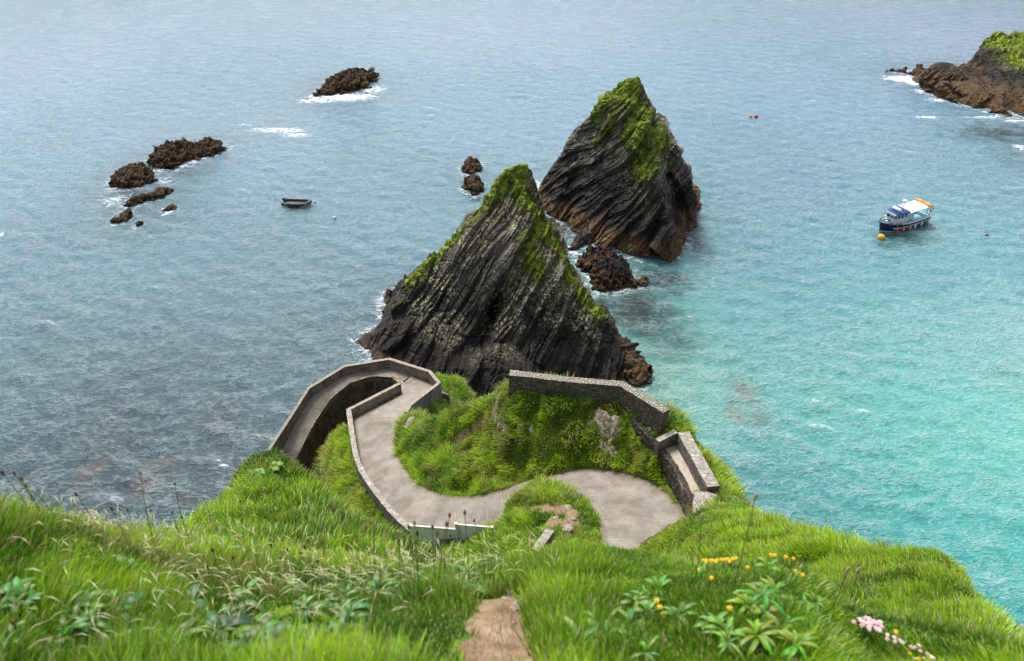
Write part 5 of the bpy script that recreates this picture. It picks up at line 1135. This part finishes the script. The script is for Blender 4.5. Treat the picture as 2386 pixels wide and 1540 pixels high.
# visibility of the ground from the viewpoint
elev = np.arctan2(GZ-CH, RRg); run = np.maximum.accumulate(elev, axis=0); vis = elev > run-.012
def blades(n, r0, r1, a0, a1, L0, L1, W0, W1, seed, hang=0.0):
    g_ = np.random.default_rng(seed); k = int(n*4)
    r = np.sqrt(g_.uniform(r0**2, r1**2, k)) if r1/r0 < 2 else np.exp(g_.uniform(math.log(r0), math.log(r1), k)); a = np.radians(g_.uniform(a0, a1, k))
    x = r*np.sin(a); y = r*np.cos(a); z = gh(x, y)
    # keep what the frame can show
    d = np.stack([x, y, z-CH], 1); dep = d[:, 1]*CP-d[:, 2]*SP; vy = (-d[:, 1]*SP-d[:, 2]*CP)/np.maximum(dep, .01); ux = x/np.maximum(dep, .01)
    ok = (dep > .3) & (np.abs(ux)*F < 1330) & (vy*F < 960) & gsamp(vis, x, y).astype(bool) & (g_.random(k) < gsamp(grassm, x, y)**1.5)
    # steep ground holds more surface
    sl = gsamp(slope2, x, y); ok &= g_.random(k) < (1+sl)/3.2
    ok &= gsamp(wallmask, x, y) < .5
    i = np.nonzero(ok)[0][:n]; x, y, z, r, sl = x[i], y[i], z[i], r[i], sl[i]; n = len(i)
    P0 = np.stack([x, y, z-.01], 1)
    # surface normal
    e = np.maximum(r*.01, .02); nx = (gh(x-e, y)-gh(x+e, y))/(2*e); ny = (gh(x, y-e)-gh(x, y+e))/(2*e); nn = np.stack([nx, ny, np.ones(n)], 1); nn /= np.linalg.norm(nn, axis=1)[:, None]
    p = P0
    clump = perlin(p*1.1+3); patch = fbm(p*.35+8, 2); fine = perlin(p*4+1)
    tus = perlin(p*np.where(r < 8, 2.6, 1.0)[:, None]+55); hum = np.clip(1.5-np.hypot(x-.95, y-1.75)/.7, 0, 1)*(r < 4); hum = np.maximum(hum, 1.1*(x < -.12)*(r < 2.9)*sstep(-.1, .3, perlin(p*1.6+70))); L = (1-.5*hum)*g_.uniform(L0, L1, n)*(.55+1.1*sstep(-.35, .5, tus)+.35*clump)*g_.uniform(.6, 1.15, n); W = g_.uniform(W0, W1, n)
    az_ = g_.uniform(0, 2*np.pi, n); wind = np.array([-.25, .15, 0])
    dsl = nn*np.array([1, 1, 0]); upv = nn*.45+np.array([0, 0, .75])+wind*.4+dsl*(np.clip(r-10, 0, 15)/15)[:, None]*.9; swirl = np.stack([perlin(p*.9+20), perlin(p*.9+40), np.zeros(n)], 1)*.55
    dirv = upv+swirl+np.stack([np.cos(az_), np.sin(az_), np.zeros(n)], 1)*g_.uniform(.1, .55, n)[:, None]; dirv /= np.linalg.norm(dirv, axis=1)[:, None]
    hor = dirv.copy(); hor[:, 2] = 0; hor += nn*np.array([1, 1, 0])*.8; hor /= np.linalg.norm(hor, axis=1)[:, None]+1e-6
    droop = g_.uniform(.15, .75, n)[:, None]
    side_ = np.cross(dirv, np.stack([np.cos(az_+1.3), np.sin(az_+1.3), np.zeros(n)], 1)); side_ /= np.linalg.norm(side_, axis=1)[:, None]+1e-6
    Lc = L[:, None]; Wc_ = W[:, None]/2
    M1 = P0+dirv*Lc*.5+hor*Lc*.06; M2 = P0+dirv*Lc*(.88-.12*droop)+hor*Lc*.38*droop; T_ = M2+(dirv*(.25-.3*droop)+hor*.35*droop)*Lc
    V = np.stack([P0-side_*Wc_*.8, P0+side_*Wc_*.8, M1-side_*Wc_, M1+side_*Wc_, M2-side_*Wc_*.7, M2+side_*Wc_*.7, T_], 1).reshape(-1, 3)
    b = np.arange(n)*7
    Q = np.concatenate([np.stack([b, b+1, b+3, b+2], 1), np.stack([b+2, b+3, b+5, b+4], 1)]); T3 = np.stack([b+4, b+5, b+6], 1)
    # colour
    brt = np.array([.29, .50, .018]); lime = np.array([.44, .62, .035]); dk = np.array([.055, .155, .012]); dry = np.array([.50, .42, .20]); pal = np.array([.42, .54, .20])
    right = sstep(.5, 6, x)*.25+sstep(5, 14, r)*.25
    midz = sstep(24, 28, r)*sstep(62, 50, r)*(y > 20); hol = sstep(-.05, .45, perlin(p*1.3+33)+.6*perlin(p*3.1+12))*midz; k1 = np.clip(.60-.26*hol-.30*hum+1.0*patch+.4*fine+.6*tus+right+g_.normal(0, .14, n), 0, 1)[:, None]; c = dk*(1-k1)+brt*k1; k2 = np.clip((k1-.62)*2.1, 0, 1); c = c*(1-k2)+lime*k2
    edge = np.clip(sstep(.9, 2.2, sl)*.30+gsamp(blur(blur(rockm, 6, 0), 6, 1), x, y)*.9+gsamp(blur(blur(np.clip(sm_, 0, 1), 4, 0), 4, 1), x, y)*.6, 0, .8)
    dm_ = g_.random(n) < np.clip(.07+.22*(perlin(p*.8+60) > .28)+edge*.75+hang+.30*midz*(perlin(p*1.1+91) > .12), 0, .9); c = np.where(dm_[:, None], dry*g_.uniform(.55, 1.1, (n, 1)), c)
    pm = (g_.random(n) < .10+.12*(perlin(p*.6+90) > .2)); c = np.where((pm & ~dm_)[:, None], pal*g_.uniform(.7, 1.1, (n, 1)), c)
    c = c*g_.uniform(.75, 1.2, (n, 1))
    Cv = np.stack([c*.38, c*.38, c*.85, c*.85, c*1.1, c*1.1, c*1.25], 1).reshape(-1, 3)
    return V, Q, T3, Cv
wallmask = np.zeros(GX.shape)
for o in D.objects:                  # keep blades out of masonry
    if o.type == 'MESH' and (o.name.split('.')[0] in ('parapet_wall', 'retaining_wall', 'stone_wall', 'wall_stub', 'parapet', 'end_wall', 'broken_block', 'floor', 'buttress_wall', 'panel')) and (o.parent is None or o.parent.name in ('lookout', 'panel_fence')):
        a_ = np.empty(len(o.data.vertices)*3, np.float32); o.data.vertices.foreach_get('co', a_); a_ = a_.reshape(-1, 3); r_ = np.hypot(a_[:, 0], a_[:, 1]); t_ = np.arctan2(a_[:, 0], a_[:, 1])
        i_ = np.clip(np.round(np.log(np.maximum(r_, .36)/.35)/np.log(68/.35)*(NR-1)), 1, NR-2).astype(int); j_ = np.clip(np.round((t_-aa[0])/(aa[1]-aa[0])), 1, NA-2).astype(int); wallmask[i_, j_] = 1
sets = [blades(250000, .75, 6.0, -62, 62, .025, .085, .0018, .0055, 1), blades(150000, 5, 15, -50, 60, .06, .17, .008, .018, 2), blades(110000, 13, 30, -45, 50, .10, .26, .018, .034, 3), blades(210000, 24, 60, -30, 24, .16, .42, .018, .036, 4)]
def straws(n, seed):
    g_ = np.random.default_rng(seed); r = np.exp(g_.uniform(math.log(1.3), math.log(9), n)); a = np.radians(g_.uniform(-45, 42, n)); x = r*np.sin(a); y = r*np.cos(a)
    ok = (gsamp(grassm, x, y) > .6) & (perlin(p3(x*.8, y*.8)+7) > -.25+.6*(x > 0)) & (np.hypot(x-.95, y-1.75) > .8); x, y, r = x[ok], y[ok], r[ok]; n = len(x); z = gh(x, y); P0 = np.stack([x, y, z], 1)
    L = (g_.uniform(.07, .19, n)+r*.008)[:, None]; az_ = g_.normal(2.6, .9, n); hv = np.stack([np.cos(az_), np.sin(az_), 0*x], 1); W = (.0004+r*.00016)[:, None]; sd_ = np.stack([-np.sin(az_), np.cos(az_), 0*x], 1); up_ = np.array([0, 0, 1.])
    pts = [P0, P0+up_*L*.55+hv*L*.08, P0+up_*L*.86+hv*L*.26, P0+up_*L*.93+hv*L*.45, P0+up_*L*.86+hv*L*.66]; ws = [.8, .7, .9, 2.0, .5]
    V = np.stack([q for p_, w_ in zip(pts, ws) for q in (p_-sd_*W*w_, p_+sd_*W*w_)], 1).reshape(-1, 3); b = np.arange(n)*10
    Q = np.concatenate([np.stack([b+2*i, b+2*i+1, b+2*i+3, b+2*i+2], 1) for i in range(4)]); c = np.where((g_.random(n) < .6)[:, None], np.array([.36, .42, .15]), np.array([.36, .27, .14]))*g_.uniform(.7, 1.2, (n, 1))
    Cv = np.stack([c*.5]*2+[c*.7]*2+[c*.9]*2+[c*1.15]*4, 1).reshape(-1, 3); return V, Q, np.zeros((0, 3), int), Cv
sets.append(straws(2600, 77))
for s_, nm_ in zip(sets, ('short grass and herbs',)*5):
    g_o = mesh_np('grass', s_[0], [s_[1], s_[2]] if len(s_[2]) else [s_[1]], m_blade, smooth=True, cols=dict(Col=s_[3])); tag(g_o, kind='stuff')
# ---- single plants, placed on the ground where they stand
def stand(px, py, h, zmin=1.2, zmax=40):
    """ground point under a tip seen at px, py that stands h metres above the turf"""
    u, fy, dn = ray(px, py); tt = np.geomspace(zmin, zmax, 3000); d = (CH-dn*tt)-gh(u*tt, fy*tt); k = np.nonzero(d < h)[0]
    k = k[0] if len(k) else int(np.argmin(d))
    return float(u*tt[k]), float(fy*tt[k]), float(gh(np.array([u*tt[k]]), np.array([fy*tt[k]]))[0]), float(tt[k]), float(d[k])
t = NT('stem green'); m_stem = t.pbr((.16, .25, .06), .7)
t = NT('brown seed head'); pz_ = t.n('TexCoord').outputs['Object']; m_seed = t.pbr(t.ramp(t.noise(pz_, 160, 3), [(.35, (.09, .035, .012)), (.5, (.34, .13, .04)), (.7, (.52, .30, .13))]), .9)
t = NT('pale seed head'); m_seed2 = t.pbr(t.ramp(t.noise(t.n('TexCoord').outputs['Object'], 160, 3), [(.35, (.30, .22, .10)), (.7, (.66, .58, .36))]), .9)
t = NT('dark seed head'); m_seed3 = t.pbr(t.ramp(t.noise(t.n('TexCoord').outputs['Object'], 160, 3), [(.35, (.035, .022, .012)), (.7, (.16, .09, .05))]), .9)
pr = random.Random(3)
def stalk(px, py, h, label, group, ms, hl=.022, r=.0048, scale=1.0, zr=(1.2, 40)):
    x, y, z, dep, dh = stand(px, py, h, *zr); h = max(dh, .04); e = empty('plantain_stalk', (x, y, z-.02)); tag(e, label, 'wild flower', group)
    lx, ly = pr.uniform(-.12, .12)*h, pr.uniform(-.06, .06)*h; N = 6
    pts = [(lx*((k/N)**2-1), ly*((k/N)**2-1), (h+.02)*k/N) for k in range(N+1)]
    sr_ = max(.0011, dep*.00030); hr_ = max(r*scale, dep*.0010); hl_ = hl*scale if dep < 5 else max(hl*scale, dep*.0036)
    mb = MB(); mb.tube(pts, [sr_*1.3]*N+[sr_], 5); mb.build('stem', m_stem, e, True)
    mb = MB(); mb.lathe([(hr_*.45, -.002), (hr_*1.0, hl_*.2), (hr_*1.05, hl_*.45), (hr_*.8, hl_*.75), (hr_*.3, hl_*1.0)], (0, 0, h+.018), 8); mb.build('seed_head', ms, e, True)
    return e
L_ = 'thin plantain stalks among the grass'
heads = [(35, 1105, .22, m_seed), (52, 1120, .20, m_seed), (62, 1135, .2, m_seed), (100, 1165, .14, m_seed2), (179, 1155, .22, m_seed), (328, 1106, .40, m_seed2), (408, 1130, .34, m_seed2), (262, 1188, .16, m_seed), (298, 1190, .15, m_seed), (402, 1196, .2, m_seed), (424, 1208, .14, m_seed3), (412, 1230, .1, m_seed),
         (8, 1106, .2, m_seed3), (455, 1342, .12, m_seed), (572, 1358, .13, m_seed), (510, 1392, .1, m_seed2), (33, 1455, .09, m_seed), (1083, 1198, .3, m_seed), (1048, 1204, .3, m_seed), (1105, 1215, .26, m_seed2), (1041, 1224, .28, m_seed), (1008, 1232, .22, m_seed), (953, 1232, .2, m_seed), (918, 1220, .2, m_seed),
         (966, 1222, .24, m_seed2), (930, 1246, .14, m_seed2), (1018, 1245, .2, m_seed), (1025, 1260, .16, m_seed), (1050, 1250, .2, m_seed3), (1060, 1262, .15, m_seed), (973, 1246, .18, m_seed3), (720, 1262, .12, m_seed), (755, 1290, .12, m_seed), (560, 1170, .1, m_seed), (700, 1290, .12, m_seed3), (655, 1305, .1, m_seed)]
side_of = lambda x, y: ('brown plantain seed head standing against the sea at far left' if x < 200 else 'slender seed head on a stalk rising against the dark water at left' if x < 470 and y < 1250 else 'plantain seed head in front of the pale panel fence and path' if 900 < x < 1120 else 'plantain seed head in the bright grass of the left slope' if x < 900 and y < 1320 else 'plantain seed head low in the foreground grass')
for x, y, h, ms in heads:
    g_ = {'b': 'plantain heads against the sea at far left', 's': 'seed heads rising against dark water'}.get(side_of(x, y)[0], 'plantain heads in the grass')
    lb_ = side_of(x, y); stalk(x, y, h, lb_, lb_.replace('seed head', 'seed heads'), ms, zr=(1.2, 6) if y > 1100 else (1.2, 20))
for k in range(46):
    x = pr.uniform(470, 900); y = pr.uniform(1190, 1330)
    lb_ = 'plantain seed head in the bright grass of the left slope'; stalk(x, y, pr.uniform(.08, .2), lb_, lb_.replace('seed head', 'seed heads'), pr.choice([m_seed, m_seed, m_seed3, m_seed2]), zr=(2.5, 14))
for x, y, h, lb_ in ((1758, 1166, .42, 'tallest pale seed stalk on the flowery hummock, reaching up to the water'), (1634, 1212, .36, 'bent pale seed stalk in front of the wide path turn'), (1998, 1335, .25, 'straw-coloured grass spike over the lime green slope, right one'), (1972, 1335, .22, 'straw-coloured grass spike over the lime green slope, left one')):
    stalk(x, y, h, lb_, None, m_seed2, .03, .005, 1.1, zr=(2.0, 5))
# leafy plants
t = NT('broad leaf'); lc = t.attr('Col', 'Color'); pos_ = t.pos(); b1_ = t.n('BsdfPrincipled', i_Roughness=.42); t.L(t.mix(t.mapr(t.noise(pos_, 60, 4), .4, .7, 0, .35), lc, t.mix(1.0, lc, (.55, .6, .5), 'MULTIPLY')), b1_.inputs['Base Color']); b1_.inputs['Specular IOR Level'].default_value = .35
tr_ = t.n('BsdfTranslucent', i_Color=t.mix(1.0, lc, (1, 1.1, .5), 'MULTIPLY')); mx_ = t.n('MixShader', i_0=.25, i_1=b1_.outputs[0], i_2=tr_.outputs[0]); t.L(mx_.outputs[0], t.out.inputs[0]); m_leaf = t.m
def leaf_plant(px, py, n, Lf, Wf, label, cat='leafy plant', c0=(.06, .15, .03), c1=(.14, .27, .07), up=.8, zr=(1.2, 30), seed=0, name='leafy_plant', group=None):
    g_ = random.Random(seed+int(px)); x, y, z, dep, dh = stand(px, py, .03 if py > 0 else .03, *zr); z += .035 if zr[1] <= 30 and zr[0] < 5 else 0; V = []; Q = []; Cl = []
    for k in range(n):
        a = 2*math.pi*k*.382+g_.uniform(-.4, .4); L = Lf*g_.uniform(.6, 1.15); W = Wf*g_.uniform(.7, 1.2); el_ = up*g_.uniform(.45, 1.2); c = [c0[i]+(c1[i]-c0[i])*g_.random() for i in range(3)]
        r0 = Lf*.12*g_.random(); ox, oy = r0*math.cos(a*3), r0*math.sin(a*3); m = 7; base = len(V); px_, pz_2, ang = 0, 0, el_
        for i in range(m+1):
            s = i/m; w_ = W*math.sin(math.pi*min(.98, s*.93+.06))**.8*(1 if s < .99 else .05)
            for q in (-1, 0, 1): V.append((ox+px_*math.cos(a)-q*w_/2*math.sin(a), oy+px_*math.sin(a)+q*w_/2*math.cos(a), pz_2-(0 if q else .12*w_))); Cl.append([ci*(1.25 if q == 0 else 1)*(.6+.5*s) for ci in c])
            px_ += L/m*math.cos(ang); pz_2 += L/m*math.sin(ang); ang -= .2+.14*g_.random()
        for i in range(m):
            for q in (0, 1): Q.append((base+i*3+q, base+i*3+q+1, base+i*3+q+4, base+i*3+q+3))
    o = mesh_np(name, V, np.array(Q), m_leaf, cols=dict(Col=Cl)); o.location = (x, y, z+.01); tag(o, label, cat, group); return o
leaf_plant(450, 1405, 7, .11, .035, 'broad grey-green leaf rosette in the middle of the left foreground', c0=(.13, .21, .12), c1=(.2, .3, .17), up=.55, seed=1)
leaf_plant(345, 1275, 6, .10, .033, 'pale drooping broad leaves at the crest of the left foreground', c0=(.15, .26, .11), c1=(.24, .36, .17), up=.8, seed=2)
leaf_plant(520, 1475, 9, .10, .030, 'dark leafy rosette below the broad grey-green leaves', c0=(.035, .09, .03), c1=(.09, .17, .06), up=.7, seed=3)
leaf_plant(640, 1500, 8, .09, .028, 'leafy rosette near the bottom edge, left of the dirt trail', c0=(.06, .13, .05), c1=(.13, .22, .09), up=.7, seed=4)
leaf_plant(300, 1440, 8, .11, .03, 'dark green leaf clump in the lower left foreground', c0=(.04, .10, .02), c1=(.10, .2, .05), up=.8, seed=5)
leaf_plant(1103, 1378, 5, .06, .026, 'small rosette with one pale round leaf above the dirt trail', c0=(.16, .27, .1), c1=(.26, .38, .17), up=.4, seed=6)
leaf_plant(1085, 1345, 6, .09, .02, 'upright narrow leaves standing just above the small rosette', c0=(.10, .22, .05), c1=(.18, .32, .1), up=1.1, seed=7)
leaf_plant(640, 1085, 40, .16, .08, 'leafy bramble patch on the top of the left knoll', 'bush', (.10, .24, .02), (.24, .42, .05), up=.8, zr=(6, 20), seed=8, name='bramble')
leaf_plant(600, 1100, 34, .15, .07, 'smaller bramble tuft left of the leafy patch on the knoll', 'bush', (.09, .22, .02), (.2, .38, .04), up=.8, zr=(6, 20), seed=9, name='bramble')
k_ = 0
for x, y, n, L, lb_ in ((1800, 1395, 16, .10, 'largest leafy clump at the heart of the yellow-flowered hummock'), (1740, 1420, 12, .09, 'leafy clump left of the largest one on the flowered hummock'), (1870, 1430, 12, .09, 'leafy clump right of the largest one on the flowered hummock'),
                        (1760, 1490, 14, .10, 'low dark leafy clump near the bottom edge under the hummock'), (1850, 1510, 12, .09, 'leafy clump at the bottom edge, right side of the hummock'), (1790, 1330, 12, .08, 'small leafy tuft at the top of the flowered hummock'), (1690, 1480, 10, .08, 'small leafy clump at the left foot of the hummock')):
    leaf_plant(x, y, n, L*.74, .012, lb_, c0=(.09, .24, .015), c1=(.26, .46, .05), up=1.0, seed=20+k_); k_ += 1
rg_ = random.Random(21)
for k in range(70):
    x, y = rg_.uniform(20, 1000), rg_.uniform(1330, 1530)
    if x > 880 and y > 1380: continue
    leaf_plant(x, y, rg_.randint(5, 9), rg_.uniform(.05, .10), rg_.uniform(.010, .022), 'small leafy weed among the grass of the left foreground', c0=(.045, .13, .02), c1=(.15, .29, .06), up=rg_.uniform(.6, 1.1), seed=100+k, group='leafy weeds in the left foreground')
for k in range(22):
    x, y = rg_.uniform(1270, 1900), rg_.uniform(1340, 1530)
    leaf_plant(x, y, rg_.randint(5, 9), rg_.uniform(.05, .09), rg_.uniform(.008, .016), 'narrow-leaved weed among the grass right of the dirt trail', c0=(.07, .2, .02), c1=(.2, .4, .06), up=rg_.uniform(.8, 1.1), seed=200+k, group='narrow-leaved weeds right of the trail')
# flowers: a head of petals on a stem
P_pet = NT('yellow petal').pbr((.85, .50, .01), .6); P_pk = NT('pink petal').pbr((.80, .47, .52), .7); P_pk2 = NT('pale pink petal').pbr((.84, .62, .63), .7)
def flower(px, py, h, r, mat, name, label, group, zr=(1.2, 8), k=0):
    x, y, z, dep, dh = stand(px, py, h, *zr); e = empty(name, (x, y, z)); tag(e, label, 'wild flower', group); g_ = random.Random(k)
    mb = MB(); mb.tube([(0, 0, -.01), (g_.uniform(-.01, .01), 0, h*.5), (0, 0, h)], .0012, 5); mb.build('stem', m_stem, e, True)
    mb = MB(); c = Vector((0, 0, h))
    for i in range(15):
        a = 2*math.pi*i*.618; q = math.sqrt(i/15)*g_.uniform(.8, 1.25); d = Vector((math.cos(a)*q, math.sin(a)*q, .8-q*.7)); mb.ball(c+d*r*.9, r*g_.uniform(.2, .36), (1, 1, .5), 6, 4)
    mb.build('flower_head', mat, e, True)
yl = 'small yellow flowers on the right foreground hummock'
yel = [(1640, 1300), (1655, 1305), (1664, 1297), (1672, 1302), (1684, 1292), (1690, 1300), (1697, 1296), (1706, 1303), (1712, 1292), (1718, 1290), (1648, 1294), (1645, 1310), (1668, 1310), (1700, 1308), (1713, 1297)]
for k, (x, y) in enumerate(yel): flower(x, y, .07, .0078, P_pet, 'yellow_flower', 'yellow flower in the densest patch on top of the right foreground hummock', 'yellow flowers in the dense patch', k=k)
for k, (x, y, lb_) in enumerate(((1742, 1322, 'single yellow flower just right of the dense yellow patch'), (1798, 1287, 'left yellow flower of the row on the hummock skyline'), (1806, 1290, 'double yellow bloom on the hummock skyline, close to its left neighbour'), (1833, 1292, 'middle yellow flower of the row on the hummock skyline'), (1852, 1292, 'right yellow flower of the row on the hummock skyline'), (1853, 1331, 'yellow flower above the leafy clump at right'),
                                 (1870, 1340, 'orange-yellow faded bloom right of the leafy clump'), (1630, 1328, 'small yellow flower left below the dense patch'), (1658, 1347, 'small yellow flower below the dense patch'), (1700, 1417, 'lone orange-yellow bud halfway down the hummock'), (1530, 1401, 'upper of the stray yellow flowers right of the dirt trail'), (1538, 1415, 'middle stray yellow flower right of the dirt trail'), (1546, 1432, 'lowest stray yellow flower right of the dirt trail'),
                                 (2087, 1472, 'yellow flower at the top among the pink thrift'), (2122, 1525, 'yellow flower low among the pink thrift, left one'), (2140, 1536, 'lowest yellow flower beside the pink thrift'))):
    flower(x, y, .07, .0082, P_pet, 'yellow_flower', lb_, None, k=k+40, zr=(1.2, 3.6))
fk = random.Random(9); spots = [(fk.gauss(2030, 18), fk.gauss(1450, 7)) for _ in range(18)]+[(2010+170*s+fk.gauss(0, 9), 1452+88*s**1.1+fk.gauss(0, 7)) for s in np.linspace(.1, 1, 24)]
for k, (x, y) in enumerate(spots):
    up_ = k < 18
    flower(x, y, .07, .0085 if up_ else .0068, P_pk if k % 2 else P_pk2, 'pink_thrift', 'pink thrift head in the dense upper cushion at lower right' if up_ else 'pink thrift head in the loose trail below the dense cushion', 'thrift heads in the dense cushion' if up_ else 'thrift heads trailing below the cushion', zr=(1.2, 3.2), k=k)
# ---- stones
t = NT('pale stone'); pp_ = t.n('TexCoord').outputs['Object']; m_stone = t.pbr(t.ramp(t.noise(pp_, 30, 5), [(.3, (.16, .14, .11)), (.6, (.42, .38, .31)), (.75, (.56, .53, .46))]), .9, t.bump(t.noise(pp_, 40, 4), .5, .01))
def stone(px, py, r, label, zr=(1.2, 40), seed=1, group=None):
    x, y, z, dep, dh = stand(px, py, r*.3, *zr); b = bmesh.new(); bmesh.ops.create_icosphere(b, subdivisions=3, radius=r); v = np.array([q.co[:] for q in b.verts])
    v = v*(1+.35*fbm(v/r*1.3+seed*7, 3))[:, None]*np.array([1.2, .9, .7]); [setattr(q, 'co', Vector(p)) for q, p in zip(b.verts, v)]
    me = D.meshes.new('stone'); b.to_mesh(me); b.free(); o = D.objects.new('stone', me); col.objects.link(o); me.materials.append(m_stone); o.location = (x, y, z+r*.15); tag(o, label, 'stone', group)
for k, (x, y, r, lb_, zr) in enumerate(((1190, 1384, .018, 'small pale stone at the upper edge of the dirt trail', (1.2, 4)), (1219, 1411, .024, 'largest stone beside the right edge of the dirt trail', (1.2, 4)), (1196, 1420, .012, 'tiny stone left of the largest one on the dirt trail', (1.2, 4)), (1178, 1396, .012, 'little reddish stone below the small pale one', (1.2, 4)),
        (*Cc(1885, 205), .24, 'white stone on the rim of the hump beside the wide path turn', (15, 45)), (*Cc(1755, 203), .18, 'white stone on the grass rim, left of the rim-edge stone', (15, 45)), (*Cc(1835, 310), .2, 'squarish tan stone on the bare dirt of the hump', (15, 45)), (*Cc(1725, 410), .14, 'pale stone on the lower left of the bare dirt', (15, 45)), (*Cc(1890, 420), .14, 'pale stone on the lower right of the bare dirt', (15, 45)), (*Cc(1835, 510), .22, 'whitest stone below the bare dirt of the hump', (15, 45)))):
    stone(x, y, r, lb_, zr, k+1)
# bushy weeds on the inner parapet and the bend
for k, (x, y, n, lb_) in enumerate(((*Hc(1610, 575), 26, 'round green weed at the foot of the inner parapet'), (*Hc(1530, 600), 16, 'flat green weed left of the round one on the bend'), (*Hc(1330, 715), 10, 'small green weed halfway along the inner parapet'), (*Hc(1380, 690), 8, 'tiny green weed in the joint right of the halfway weed'), (*Hc(1225, 765), 9, 'small green weed near the corner of the inner parapet'))):
    o = leaf_plant(x, y, n, .24, .1, lb_, 'weed', (.05, .15, .01), (.13, .28, .03), up=.9, zr=(20, 80), seed=60+k, name='weed')
    p = P(x, y, 16.3 if k < 2 else 17.0 if k < 4 else 17.5); o.location = (p[0], p[1], p[2]+.02)
